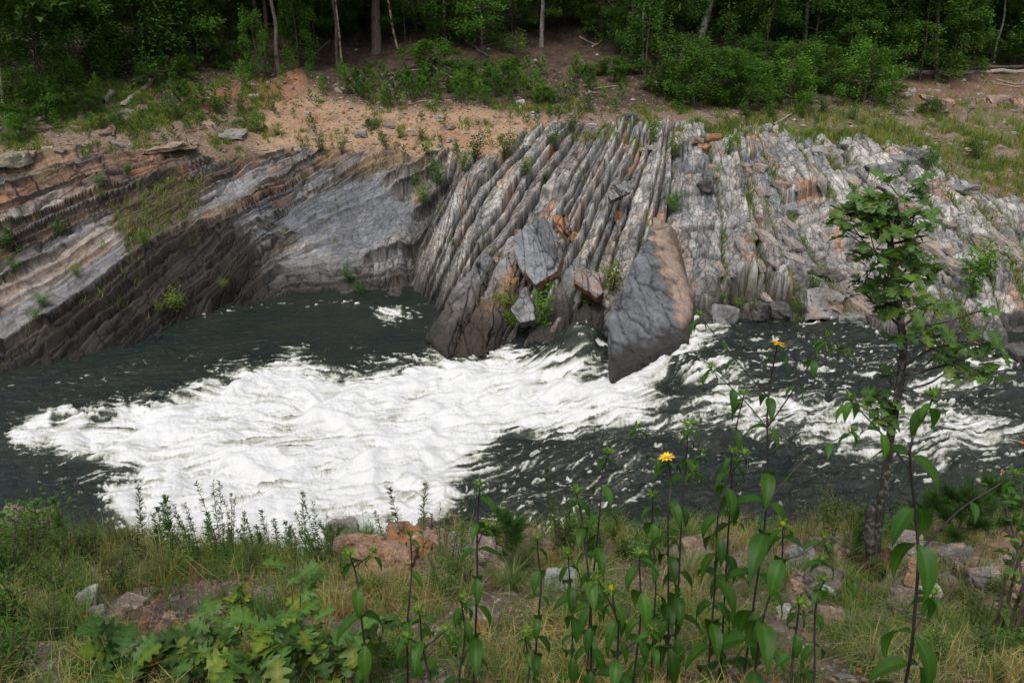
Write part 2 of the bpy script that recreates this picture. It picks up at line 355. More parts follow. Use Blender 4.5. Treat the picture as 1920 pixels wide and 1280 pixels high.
lam = fbm(Sx * .22, T * .012, 3, 51) * mix(.03, .05, right)
rough = mix(.6, .6, right) * fbm(XX * 3.2, YY * 3.2, 4, 61, .6) * .05 + (ridged(XX * 1.6, YY * 1.6, 3, 66) - .5) * .05
# rubble on the far right: blocky cells
v1, v2, vc = voro(XX * 2.1 + .35 * YY, YY * 1.25, 71)
rub = sstep(1500, 1750, U + 60 * fbm(XX * .3, YY * .3, 2, 73)) * sstep(620, 560, V_) * .75
cell = (rnd(vc, 1) - .3) * .32 * sstep(.0, .22, v2 - v1) - .12 * np.exp(-((v2 - v1) / .06) ** 2)
det = (pr * mix(1, .8, wl) + tilt - crack) * act + coarse * mix(0.15, 1, wl)
fa1, fc1, fi1 = facets(Sx / mix(30, 17, right), T / mix(95, 44, right), 501)
fa2, fc2, fi2 = facets(XX * 2.6 + .6 * YY, YY * 1.9, 511, .12)
fa3, fc3, fi3 = facets(XX * 6.5, YY * 5., 521, .12)
qt = (1 - .75 * cal) * (1 - .35 * fr)
det = det + qt * (fa1 * mix(.08, .09, right) - fc1 * .05 + fa2 * mix(.045, .04, right) - fc2 * .02) + fa3 * .018
det = mix(det, det * .6 + cell * .8, rub) + big + lam * (1 - .5 * cal) + rough * (.8 - .4 * cal)
gul = m_gully(U, V_); det = det - .75 * gul
soil_d = fbm(XX * .35, YY * .35, 4, 81) * .22 + fbm(XX * 2.5, YY * 2.5, 4, 85, .6) * .06 + .5 * m_bank(U, V_ + 12) * 0.6
hillr = sstep(200, 120, V_)
soil_d = soil_d + hillr * .35 * fbm(XX * .25, YY * .25, 3, 88)
soil_d = soil_d + .08 * ridged(XX * .6, YY * .45, 3, 533) * sstep(150, 210, V_)
Z = ZB + mix(soil_d, det + .10, rock)
# the river has cut the foot of the bank
wz = wlev(U)
ds = shore_d(XX, YY) + .18 * fbm(XX * 1.1, YY * 1.1, 4, 91) + .12 * (hk - .5)
cut = wz - .05 + ds * (2.6 + 2 * fbm(XX * .6, YY * .6, 2, 95)) + .1 * (f - .5)
kk = .12; hm = np.clip(.5 + .5 * (cut - Z) / kk, 0, 1)
Z = mix(cut, Z, hm) - kk * hm * (1 - hm)
Z = np.maximum(Z, -1.6)
Z = Z - m_pool(U, V_) * 1.1
# colours
P3 = lambda r, g, b: np.array([r, g, b])
n1 = fbm(XX * .5, YY * .5, 4, 101); n2 = fbm(XX * 1.7, YY * 1.7, 4, 105); n3 = fbm(XX * 6, YY * 6, 3, 109)
n4 = fbm(Sx * .05, T * .012, 3, 111)
gry = cmix(np.broadcast_to(P3(.17, .185, .20), Z.shape + (3,)), P3(.43, .42, .40), np.clip(.5 + n2 * .9 + (hb - .5) * .8 + (hk - .5) * .7, 0, 1))
warm = cmix(np.broadcast_to(P3(.34, .225, .155), Z.shape + (3,)), P3(.40, .31, .25), np.clip(.5 + n2, 0, 1))
wm = m_warm(U, V_)
wt = np.clip(wm * (.38 + .5 * sstep(-.25, .3, n1 + .4 * n4)) + (1 - wm) * (.30 * sstep(.0, .5, n1) + .22 * sstep(.7, .95, rnd(bi, 9)) + .02), 0, 1)
col = cmix(gry, warm, wt)
rust = np.clip(sstep(.2, .5, n2 + .5 * n4) * (.25 + .65 * wm) + .7 * sstep(.86, .95, rnd(bi, k, 12)) * sstep(3, 0, np.minimum(e0, tj)) , 0, 1)
rust = np.maximum(rust, .55 * m_rustL(U, V_) * sstep(-.3, .3, n2))
col = cmix(col, P3(.36, .15, .06), rust * .6)
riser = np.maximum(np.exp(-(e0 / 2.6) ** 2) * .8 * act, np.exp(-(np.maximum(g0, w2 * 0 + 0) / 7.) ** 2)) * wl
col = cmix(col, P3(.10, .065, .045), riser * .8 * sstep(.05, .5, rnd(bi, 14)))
segb = (rnd(bi, 16) > .66) * wl * act * sstep(2300, 0, 0 * U)
col = cmix(col, P3(.21, .115, .075), segb * (.35 + .5 * rnd(bi, k, 18)) * sstep(3, 6, e0 * 0 + bw)); col = col * (1 - .7 * segb * np.exp(-(tj / 1.8) ** 2))[..., None]
col = cmix(col, P3(.20, .215, .24), .7 * wl * (rnd(bi, 19) > .62) * (1 - segb))
col = cmix(col, P3(.15, .162, .182), calm[0](U, V_) * .8); col = cmix(col, P3(.24, .245, .25), calm[3](U, V_) * .5)
col = cmix(col, P3(.44, .32, .25), m_pinkR(U + 20 * n2, V_) * (.75 + .3 * n3))
col = cmix(col, P3(.05, .047, .045), np.clip(gul * .85 * (.8 + n2), 0, 1))
ft = (1 + .30 * (rnd(fi1, 7) - .5) * 2 * qt + .16 * (rnd(fi2, 7) - .5) * 2)[..., None]
col = col * ft; col = cmix(col, P3(.36, .16, .07), .65 * (rnd(fi1, 9) > mix(.90, .94, right)) * (1 - cal) * sstep(-.3, .2, n2)); col = cmix(col, P3(.10, .10, .105), .55 * (rnd(fi1, 10) > .86) * (1 - cal))
col = col * (1 - .62 * fc1 * qt)[..., None] * (1 - .35 * fc2)[..., None] * (1 - .2 * fc3)[..., None]
# darkening put into the colour of the bed gaps + dark joints
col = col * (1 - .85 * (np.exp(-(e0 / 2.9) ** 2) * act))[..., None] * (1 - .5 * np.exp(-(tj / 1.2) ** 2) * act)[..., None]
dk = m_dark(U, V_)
col = cmix(col, P3(.034, .030, .027), np.clip(dk * (.95 + .3 * n1 + .8 * (hb - .5)), 0, .93))  # lower-left zone: its shade and wetness both put into the rock colour
lich = sstep(.28, .5, fbm(XX * 2.6, YY * 2.6, 4, 131)) * sstep(1150, 1350, U); col = cmix(col, P3(.46, .45, .42), lich * .55)
moss = sstep(.2, .5, n1 + .5 * n3) * np.exp(-(e0 / 5.) ** 2) * act; col = cmix(col, P3(.13, .14, .04), np.clip(moss * (.5 + .3 * fr), 0, 1))
# soil colours
dirt = cmix(np.broadcast_to(P3(.40, .235, .135), Z.shape + (3,)), P3(.46, .32, .21), np.clip(.5 + n2 + .5 * n3, 0, 1))
s_mud = fbm(XX * 1.1, YY * .8, 4, 151); dirt = cmix(dirt, P3(.22, .15, .10), sstep(.0, .35, s_mud) * .55); dirt = cmix(dirt, P3(.30, .14, .075), sstep(.12, .4, n1) * .5)
litter = cmix(np.broadcast_to(P3(.042, .028, .020), Z.shape + (3,)), P3(.13, .085, .06), np.clip(.45 + n2 + .8 * n3, 0, 1))
tan = cmix(np.broadcast_to(P3(.19, .13, .09), Z.shape + (3,)), P3(.27, .20, .145), np.clip(.5 + n2, 0, 1))
gr = cmix(np.broadcast_to(P3(.085, .105, .03), Z.shape + (3,)), P3(.16, .14, .06), np.clip(.5 + n2 + n3, 0, 1))
s_col = litter
s_col = cmix(s_col, tan, m_leftdirt(U, V_)); s_col = cmix(s_col, tan, sstep(190, 225, V_))
s_col = cmix(s_col, dirt, m_dirt(U + 25 * n1, V_ + 10 * n1)); s_col = cmix(s_col, gr, m_grassR(U, V_) * sstep(-.35, .1, n1))
s_col = cmix(s_col, P3(.27, .16, .10), m_redR(U, V_) * .6); s_col = cmix(s_col, P3(.34, .16, .085), m_bank(U, V_) * .8)
speck = sstep(.32, .42, fbm(XX * 7, YY * 7, 2, 141)) * sstep(105, 170, V_); s_col = cmix(s_col, P3(.42, .36, .30), speck * .5)
vr = sstep(-.25, .05, rock - .5 + 0 * n1)
bd = m_browndirt(U + 15 * n2, V_); col = cmix(col, P3(.12, .095, .05), bd * .85)
col = cmix(s_col, col, vr)
topd = sstep(60, 0, V_ - 300) * m_warm(U, V_) * sstep(-.2, .4, n2 + n1); col = cmix(col, P3(.36, .235, .15), topd * .6 * vr)
col = mix(col, col * (1.16 + .16 * right)[..., None], rock[..., None])
wetz = sstep(.50 + .45 * wl, .18 + .2 * wl, Z - wz - .2 * n2 - .12 * n3) ; wetz = wetz * sstep(2.5, 1.2, ds)
col = cmix(col, P3(.035, .03, .026), wetz * .82)
brn = sstep(1.2 + .6 * wl, .5, Z - wz - .3 * n2) * (1 - wetz) * sstep(3, 1.5, ds); col = cmix(col, P3(.10, .075, .05), brn * .5)
col = cmix(col, P3(.06, .05, .02), m_pool(U, V_) * .9)
wet = np.clip(wetz, 0, 1)
bed = np.stack([Sx * mix(.30, .22, right), T * mix(.022, .06, right), 0 * Sx], -1)
crk = np.stack([Sx / mix(9., 11., right), T / mix(60, 17, right), 0 * Sx], -1)
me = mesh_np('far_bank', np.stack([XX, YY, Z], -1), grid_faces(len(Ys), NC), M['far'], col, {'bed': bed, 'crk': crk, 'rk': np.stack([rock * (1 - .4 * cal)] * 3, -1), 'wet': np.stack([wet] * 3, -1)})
tag(obj('river_bank_terrain', me), kind='structure')
class GridZ:
    def __init__(s, q0, dq, Ys, Z): s.q0, s.dq, s.Ys, s.Z = q0, dq, Ys, Z
    def __call__(s, X, Y):
        X = np.asarray(X, float); Y = np.asarray(Y, float)
        fj = np.clip(np.interp(Y, s.Ys, np.arange(len(s.Ys))), 0, len(s.Ys) - 1.001); fi = np.clip((X / Y - s.q0) / s.dq, 0, s.Z.shape[1] - 1.001)
        i = fi.astype(int); j = fj.astype(int); a = fi - i; b = fj - j; Z = s.Z
        return (Z[j, i] * (1 - a) + Z[j, i + 1] * a) * (1 - b) + (Z[j + 1, i] * (1 - a) + Z[j + 1, i + 1] * a) * b
z_far = GridZ(qs[0], qs[1] - qs[0], Ys, Z)
def hit_far(u, v, Y0=16, Y1=70):                       # where the sight line through (u,v) meets the far bank
    ys = np.linspace(Y0, Y1, 1600); a = (640 - v) / F; t = ys / (CP + SP * a)
    xs = t * (u - 960) / F; zs = H + t * (-SP + CP * a); d = zs - z_far(xs, ys)
    i = int(np.argmax(d < 0)) if (d < 0).any() else len(ys) - 1
    return float(xs[i]), float(ys[i]), float(z_far(xs[i], ys[i]))
# ================================================================== river
FOAM = [([(50, 803), (90, 778), (130, 764), (200, 772), (280, 742), (330, 732), (400, 700), (470, 690), (545, 668), (640, 690), (760, 690), (830, 660), (925, 648), (1000, 660), (1060, 700), (1130, 722), (1180, 708), (1240, 668), (1325, 622),
          (1345, 632), (1290, 668), (1235, 712), (1210, 745), (1240, 770), (1190, 790), (1110, 780), (1010, 797), (945, 795), (905, 815), (870, 855), (842, 890), (845, 925), (790, 962), (740, 985), (700, 1060), (300, 1060), (200, 950), (195, 905), (260, 868), (210, 848), (140, 835), (110, 812), (60, 815)], 30, 1.25),
        ([(1180, 760), (1260, 800), (1330, 820), (1300, 850), (1250, 830), (1180, 800)], 22, .8),
        ([(1280, 725), (1370, 700), (1420, 715), (1400, 745), (1500, 770), (1620, 790), (1700, 775), (1800, 790), (1910, 830), (1900, 860), (1800, 880), (1780, 905), (1720, 880), (1560, 860), (1450, 850), (1400, 830), (1330, 820), (1290, 790), (1330, 760)], 26, .85),
        ([(1700, 725), (1790, 715), (1840, 690), (1880, 672), (1880, 700), (1850, 735), (1770, 760), (1690, 755)], 18, .8),
        ([(1010, 640), (1060, 625), (1110, 640), (1130, 680), (1110, 715), (1050, 700), (1010, 665)], 22, .55),
        ([(700, 572), (755, 562), (778, 590), (745, 600), (715, 590)], 8, 1.1),
        ([(80, 800), (140, 768), (280, 742), (400, 700), (545, 668), (760, 690), (925, 648), (1130, 722), (1240, 668), (1345, 632), (1240, 770), (1110, 780), (945, 795), (870, 855), (845, 925), (740, 985), (700, 1060), (300, 1060), (195, 905), (110, 812)], 75, .42),
        ([(860, 840), (1000, 810), (1180, 830), (1260, 900), (1200, 980), (980, 1000), (850, 960)], 50, .52),
        ([(1180, 700), (1330, 650), (1600, 650), (1900, 700), (1900, 800), (1400, 780), (1200, 800)], 40, .46), ([(1180, 820), (1500, 850), (1900, 860), (1900, 960), (1300, 960)], 40, .3),
        ([(0, 770), (250, 720), (500, 650), (700, 640), (700, 700), (300, 800), (200, 950), (60, 900)], 40, .25)]
FM = [(Lat(*IM, sdf(p)), s_, a_) for p, s_, a_ in FOAM]
LEVEL = lambda u: wlev(u)
NCW = 1500
qw = np.linspace(-1.05, 1.05, NCW); Yw = [8.2]
while Yw[-1] < 27: Yw.append(Yw[-1] + .028)
Yw = np.array(Yw); Qw, YW = np.meshgrid(qw, Yw); XW = Qw * YW
UW, VW = proj(XW, YW, 0 * XW + .2)
lv = wlev(UW)
fl = XW + .25 * YW                                      # along the current
ac = YW - .25 * XW
wx = fbm(XW * .5, YW * .5, 3, 201); wy = fbm(XW * .5, YW * .5, 3, 207); wz2 = fbm(XW * 1.6, YW * 1.6, 3, 209)
OX, OY, _ = on_level(1640, 560, .5)                     # the tongue of fast water fans out from here
dx_, dy_ = XW - OX, YW - OY; rad = np.hypot(dx_, dy_); ang = np.arctan2(dy_, -dx_)
rw = sstep(1330, 1050, UW)
def two(fn): return mix(fn(fl * .9, ac * 1.6), fn(rad * .75, ang * 14), rw)
nA = two(lambda a, b: fbm(a + 1.1 * wx, b * .9 + .9 * wy, 5, 211, .6))
nF = two(lambda a, b: fbm(a * 2.2 + 1.8 * wx + .7 * wz2, b * 2.8 + 1.8 * wy + .7 * wz2, 5, 214, .62))
nB = two(lambda a, b: ridged(a * 1.2 + 1.8 * wy + .4 * wz2, b * 1.5 + 1.8 * wx + .6 * wz2, 4, 221))
nL = two(lambda a, b: ridged(a * 1.6 + 2. * wx + .7 * wz2, b * 1.9 + 2. * wy + .7 * wz2, 5, 231))
nH = two(lambda a, b: fbm(a * 5 + 2 * wz2, b * 9 + 2 * wz2, 3, 235, .6))
def lic_field(scale, L, steps, seed):
    nl = Lat(-34, 34, .022, 6, 29, .022, lambda a, b: perlin(a * scale, b * scale, seed) + .6 * perlin(a * scale * 2.1, b * scale * 2.1, seed + 1))
    acc = 0
    for sgn in (1, -1):
        px, py = XW.copy(), YW.copy()
        for k in range(steps):
            acc = acc + nl(px, py); cx = ang_l(px, py); px = px + sgn * L / steps * np.cos(cx); py = py + sgn * L / steps * np.sin(cx)
    acc = acc - acc.mean(); return acc / acc.std()
J0 = np.array(on_level(1420, 690, .4)[:2])
def _ang(x, y):
    u, v = proj(x, y, 0 * x + .2); a1 = np.arctan2(y - J0[1], x - J0[0]); jet = np.exp(-((u - 1250) / 90) ** 2 - ((v - 680) / 60) ** 2)
    a2 = np.arctan2(-.12 - .9 * jet + .25 * np.sin(x * .9), -1. + 0 * x); a2 = np.where(a2 > 0, a2 - 2 * np.pi, a2); a1 = np.where(a1 > 0, a1 - 2 * np.pi, a1)
    k = sstep(1330, 1120, u); return mix(a2, a1, k) + .85 * fbm(x * .42, y * .42, 3, 281) + .45 * perlin(x * 1.3, y * 1.3, 285)
ang_l = Lat(-34, 34, .15, 6, 29, .15, _ang)
LC1 = lic_field(5.5, .9, 9, 291); LC2 = lic_field(13., .42, 7, 295)
dens = np.zeros_like(XW); turb = .22 + 0 * XW
for Lf, sft, a_ in FM:
    d = Lf(UW + 40 * wx + 16 * nA + 10 * nF, VW + 24 * wy + 12 * nA + 8 * nF)
    m_ = a_ * sstep(-sft * 1.9, sft * .9, d)
    dens = np.maximum(dens, m_)
dome = np.exp(-(((UW - 1070) / 70) ** 2 + ((VW - 655) / 46) ** 2) ** 1.5); dens = dens * (1 - .85 * dome) + .16 * dome
turb = np.clip(turb + .8 * sstep(.3, 1.1, dens) + .6 * sstep(950, 1150, UW), 0, 1)
foam = sstep(.22, 1.5, dens + .85 * nA + .35 * nF + .14 * LC1 + .09 * LC2)
core = sstep(.80, 1.3, dens); nS = two(lambda a, b: fbm(a * .9 + wx, b * 1.1 + wy, 2, 212))
foam = np.maximum(foam, core * np.clip(.80 + .55 * nS + .20 * wx + .05 * LC1 + .03 * LC2 + .16 * nF, .34, 1))
lace = sstep(.62, .92, nL + .05 * LC2 + .08 * LC1) * sstep(.0, .45, dens + .35 * nA)
strk = sstep(.9, 2.4, LC1 + .5 * LC2 + 1.2 * nA) * sstep(.05, .4, dens)
hal = sstep(.2, .8, dens); foam = np.clip(np.maximum(np.maximum(foam * (.55 + .45 * hal), lace * (.62 + .25 * hal)), strk * (.22 + .35 * hal)), 0, 1)
foam = np.maximum(foam, np.clip(.30 * sstep(.05, .7, dens + .45 * nA + .2 * nF), 0, 1)); foam = foam * (1 - .35 * sstep(1000, 1200, UW) * sstep(.1, -.35, nA) * (1 - hal))
specks = sstep(.30, .45, fbm(fl * 3 + wz2, ac * 8, 3, 241)) * (.15 + .6 * sstep(.05, .3, dens) + 1.1 * np.exp(-(shore_d(XW, YW) / .6) ** 2)) * .8
foam = np.clip(np.maximum(foam, specks * sstep(-.1, .4, wx + .1)), 0, 1)
hw = (1 - .6 * core) * turb * (.30 * fbm(fl * .45 + wx, ac * .8, 3, 251) + .16 * fbm(fl * 1.3 + wx, ac * 2.2, 4, 256, .6)) + .040 * fbm(fl * 2.0, ac * 4.5, 4, 261, .6) + .020 * fbm(fl * 6, ac * 11, 3, 265, .6)
hw = hw + foam * .014 + sstep(.3, 1, foam) * (.003 * LC1 + .30 * nS)
def bump_w(u, v, z, rx, ry, h):
    X0, Y0, _ = on_level(u, v, z); return h * np.exp(-((XW - X0) / rx) ** 2 - ((YW - Y0) / ry) ** 2)
hw = hw + bump_w(1078, 668, .3, .8, .75, 1.0) + bump_w(880, 720, 0, 1.6, .8, .25) - bump_w(1120, 790, .3, 2., .6, .22) - bump_w(960, 870, .2, 1.6, .9, .15) + bump_w(1350, 700, .5, .9, .5, .22) + bump_w(1560, 790, .5, 1.3, .5, .2)
ZW = lv + hw
def water_mat():
    m, nt, b = newmat('river_water'); L = nt.links
    at = N(nt, 'ShaderNodeAttribute', attribute_name='Col'); tc = N(nt, 'ShaderNodeTexCoord')
    mp = N(nt, 'ShaderNodeMapping'); mp.inputs['Scale'].default_value = (1, 2.0, 1); mp.inputs['Rotation'].default_value = (0, 0, .25); L.new(tc.outputs['Object'], mp.inputs['Vector'])
    n = N(nt, 'ShaderNodeTexNoise', Scale=5., Detail=9., Roughness=.68, Distortion=.6); L.new(mp.outputs[0], n.inputs['Vector'])
    sp_ = N(nt, 'ShaderNodeSeparateColor'); L.new(at.outputs['Color'], sp_.inputs[0])
    # foam breaks up at its thin edge
    a = N(nt, 'ShaderNodeMath', operation='MULTIPLY_ADD'); L.new(n.outputs[0], a.inputs[0]); a.inputs[1].default_value = .5; a.inputs[2].default_value = -.25
    s_ = N(nt, 'ShaderNodeMath', operation='ADD'); L.new(a.outputs[0], s_.inputs[0]); L.new(sp_.outputs[0], s_.inputs[1])
    mr = N(nt, 'ShaderNodeMapRange', interpolation_type='SMOOTHSTEP'); L.new(s_.outputs[0], mr.inputs[0]); mr.inputs[1].default_value = .1; mr.inputs[2].default_value = .92
    wc = mixc(nt, (.012, .019, .019), (.022, .027, .019), sp_.outputs[1])
    fr_ = ramp(nt, [(0, (0, 0, 0)), (.3, (.12, .13, .105)), (.55, (.36, .365, .31)), (.8, (.50, .505, .485)), (1, (.63, .635, .64))]); L.new(mr.outputs[0], fr_.inputs[0])
    fa = ramp(nt, [(0, (0, 0, 0)), (.3, (1, 1, 1))]); L.new(mr.outputs[0], fa.inputs[0])
    c = mixc(nt, wc, fr_.outputs[0], fa.outputs[0]); L.new(c, b.inputs['Base Color'])
    ro = N(nt, 'ShaderNodeMapRange'); L.new(mr.outputs[0], ro.inputs[0]); ro.inputs[3].default_value = .07; ro.inputs[4].default_value = .8; L.new(ro.outputs[0], b.inputs['Roughness'])
    b.inputs['IOR'].default_value = 1.33
    bp = N(nt, 'ShaderNodeBump', Strength=.35, Distance=.07); L.new(n.outputs[0], bp.inputs['Height']); bs_ = N(nt, 'ShaderNodeMapRange'); L.new(mr.outputs[0], bs_.inputs[0]); bs_.inputs[3].default_value = .8; bs_.inputs[4].default_value = .05; L.new(bs_.outputs[0], bp.inputs['Strength']); L.new(bp.outputs[0], b.inputs['Normal'])
    return m
M['water'] = water_mat()
wc_ = np.stack([foam, np.clip(.5 + wx, 0, 1), 0 * foam], -1)
me = mesh_np('river_water', np.stack([XW, YW, ZW], -1), grid_faces(len(Yw), NCW), M['water'], wc_)
tag(obj('river_water', me), kind='structure')
# ================================================================== shared builders for plants, stones and wood
LAB = []
def lab(o, head, place, cat, group, u, v):
    o['category'] = cat; o['group'] = group; LAB.append((o, head, place, u, v)); return o
ORD = ['leftmost', 'second from the left', 'third from the left', 'fourth from the left', 'fifth from the left', 'sixth from the left', 'seventh from the left', 'eighth from the left']
def finish_labels():
    by = {}
    for r in LAB: by.setdefault((r[1], r[2]), []).append(r)
    for (h, p), rs_ in by.items():
        rs_.sort(key=lambda r: (r[3], r[4]))
        n = len(rs_)
        for i, r in enumerate(rs_):
            if n == 1: s = f'{h} {p}'
            elif i < n / 2 and i < 8: s = f'{h} {p}, {ORD[i]}'
            elif n - 1 - i < 8: s = f'{h} {p}, {ORD[n - 1 - i].replace("left", "right")}'
            else: s = f'{h} {p}, in the middle of its row'
            r[0]['label'] = s
def place_of(u, v, table):
    return min(table, key=lambda t: ((t[0] - u) ** 2 + ((t[1] - v) * 1.6) ** 2))[2]
def unit(a): return a / (np.linalg.norm(a, axis=-1, keepdims=True) + 1e-9)
def leaf_mat(name, rough=.55, trans=.35, hue=None, spec=.3):
    m, nt, b = newmat(name); L = nt.links
    at = N(nt, 'ShaderNodeAttribute', attribute_name='Col'); oi = N(nt, 'ShaderNodeObjectInfo')
    mr = N(nt, 'ShaderNodeMapRange'); L.new(oi.outputs['Random'], mr.inputs[0]); mr.inputs[3].default_value = .8; mr.inputs[4].default_value = 1.25
    tc = N(nt, 'ShaderNodeTexCoord'); nz = N(nt, 'ShaderNodeTexNoise', Scale=2.2, Detail=3.); L.new(tc.outputs['Object'], nz.inputs['Vector'])
    rr = ramp(nt, [(.3, (.62, .68, .66)), (.7, (1.35, 1.25, 1.0))]); L.new(nz.outputs[0], rr.inputs[0])
    c = mixc(nt, at.outputs['Color'], rr.outputs[0], 1., 'MULTIPLY')
    vm = N(nt, 'ShaderNodeVectorMath', operation='SCALE'); L.new(c, vm.inputs[0]); L.new(mr.outputs[0], vm.inputs['Scale'])
    L.new(vm.outputs[0], b.inputs['Base Color']); b.inputs['Roughness'].default_value = rough; b.inputs['Specular IOR Level'].default_value = spec
    tr = N(nt, 'ShaderNodeBsdfTranslucent'); v2 = N(nt, 'ShaderNodeVectorMath', operation='MULTIPLY'); L.new(vm.outputs[0], v2.inputs[0]); v2.inputs[1].default_value = (1.4, 1.5, .6); L.new(v2.outputs[0], tr.inputs[0])
    ms = N(nt, 'ShaderNodeMixShader'); ms.inputs[0].default_value = trans; L.new(b.outputs[0], ms.inputs[1]); L.new(tr.outputs[0], ms.inputs[2])
    L.new(ms.outputs[0], nt.nodes['Material Output'].inputs[0]); return m
M['leaf'] = leaf_mat('leaves'); M['needle'] = leaf_mat('needles', .6, .15); M['grass'] = leaf_mat('grass_blades', .6, .3)
def bark_mat(name, c0, c1, scale=14, patch=None):
    m, nt, b = newmat(name); L = nt.links; tc = N(nt, 'ShaderNodeTexCoord')
    mp = N(nt, 'ShaderNodeMapping'); mp.inputs['Scale'].default_value = (1, 1, .22); L.new(tc.outputs['Object'], mp.inputs['Vector'])
    n = N(nt, 'ShaderNodeTexNoise', Scale=float(scale), Detail=8., Roughness=.7); L.new(mp.outputs[0], n.inputs['Vector'])
    r = ramp(nt, [(.35, c0), (.62, c1)]); L.new(n.outputs[0], r.inputs[0]); c = r.outputs[0]
    if patch:
        n2 = N(nt, 'ShaderNodeTexNoise', Scale=patch[1], Detail=4.); L.new(tc.outputs['Object'], n2.inputs['Vector'])
        r2 = ramp(nt, [(.52, (0, 0, 0)), (.6, (1, 1, 1))]); L.new(n2.outputs[0], r2.inputs[0]); c = mixc(nt, c, patch[0], r2.outputs[0])
    L.new(c, b.inputs['Base Color']); b.inputs['Roughness'].default_value = .9
    bp = N(nt, 'ShaderNodeBump', Strength=.9, Distance=.02); L.new(n.outputs[0], bp.inputs['Height']); L.new(bp.outputs[0], b.inputs['Normal']); return m
M['bark'] = bark_mat('brown_bark', (.05, .036, .028), (.15, .11, .09))
M['bark_grey'] = bark_mat('grey_bark', (.10, .09, .08), (.27, .25, .22), 9, ((.30, .31, .27), 6.))
M['bark_pale'] = bark_mat('pale_bark', (.30, .25, .19), (.62, .55, .45), 8, ((.16, .10, .06), 3.))
M['bark_oak'] = bark_mat('oak_bark', (.012, .010, .008), (.06, .05, .04), 60, ((.13, .13, .115), 30.))
M['twig'] = bark_mat('twig_wood', (.05, .04, .03), (.12, .09, .06), 30)
M['dead'] = bark_mat('weathered_wood', (.16, .13, .10), (.42, .37, .31), 16)
M['deadd'] = bark_mat('dark_dead_wood', (.05, .04, .03), (.16, .13, .10), 16)  # dead wood in a darker brown
def tube(P, r, seg=8, wob=.0, seed=0):
    P = np.asarray(P, float); r = np.broadcast_to(np.asarray(r, float), (len(P),))
    T_ = unit(np.gradient(P, axis=0)); ref = np.array([0, 0, 1.]) if abs(T_[0, 2]) < .9 else np.array([1., 0, 0])
    A = unit(np.cross(T_, ref)); B = np.cross(T_, A); a = np.linspace(0, 2 * np.pi, seg, endpoint=False)
    rr = r[:, None] * (1 + wob * (np.random.RandomState(seed).rand(len(P), seg) - .5))
    V = P[:, None] + A[:, None] * (np.cos(a) * rr)[..., None] + B[:, None] * (np.sin(a) * rr)[..., None]
    i = np.arange(len(P) * seg).reshape(len(P), seg); j = np.roll(i, -1, 1)
    Fc = np.stack([i[:-1], j[:-1], j[1:], i[1:]], -1).reshape(-1, 4); return V.reshape(-1, 3), Fc
def smooth_path(P, n):
    P = np.asarray(P, float); t = np.linspace(0, len(P) - 1, n); i = np.clip(t.astype(int), 0, len(P) - 2); f = (t - i)[:, None]
    p0 = P[np.maximum(i - 1, 0)]; p1 = P[i]; p2 = P[i + 1]; p3 = P[np.minimum(i + 2, len(P) - 1)]
    return .5 * ((2 * p1) + (p2 - p0) * f + (2 * p0 - 5 * p1 + 4 * p2 - p3) * f ** 2 + (3 * p1 - p0 - 3 * p2 + p3) * f ** 3)
class Bag:
    def __init__(s): s.V, s.F, s.C, s.n = [], [], [], 0
    def add(s, V, Fc, col=(1, 1, 1)):
        V = np.asarray(V).reshape(-1, 3); s.V.append(V); s.F.append(np.asarray(Fc) + s.n); c = np.asarray(col, float)
        s.C.append(np.broadcast_to(c, V.shape) if c.ndim == 1 else c.reshape(-1, 3)); s.n += len(V)
    def mesh(s, name, mat, smooth=False): return mesh_np(name, np.concatenate(s.V), np.concatenate(s.F), mat, np.concatenate(s.C), smooth=smooth)
def leaves(bag, P, D, Nn, l, w, col, fold=.15):         # one four sided folded leaf each
    P = np.asarray(P); D = unit(D); S_ = unit(np.cross(D, Nn)); U_ = np.cross(S_, D); l = np.asarray(l)[:, None]; w = np.asarray(w)[:, None]
    V = np.stack([P, P + D * l * .45 + S_ * w * .5 + U_ * w * fold, P + D * l - U_ * l * .12, P + D * l * .45 - S_ * w * .5 + U_ * w * fold], 1)
    bag.add(V, np.arange(len(P) * 4).reshape(-1, 4), np.repeat(col, 4, 0))
def rcol(n, a, b, rs, dark=0.):
    t = rs.rand(n, 1); return (np.array(a) * (1 - t) + np.array(b) * t) * (1 + .3 * (rs.rand(n, 1) - .5))
G_DARK = ((.028, .075, .014), (.055, .13, .022)); G_MID = ((.045, .11, .018), (.085, .18, .03)); G_BRIGHT = ((.08, .20, .02), (.15, .30, .035)); G_YEL = ((.11, .17, .02), (.19, .24, .04))
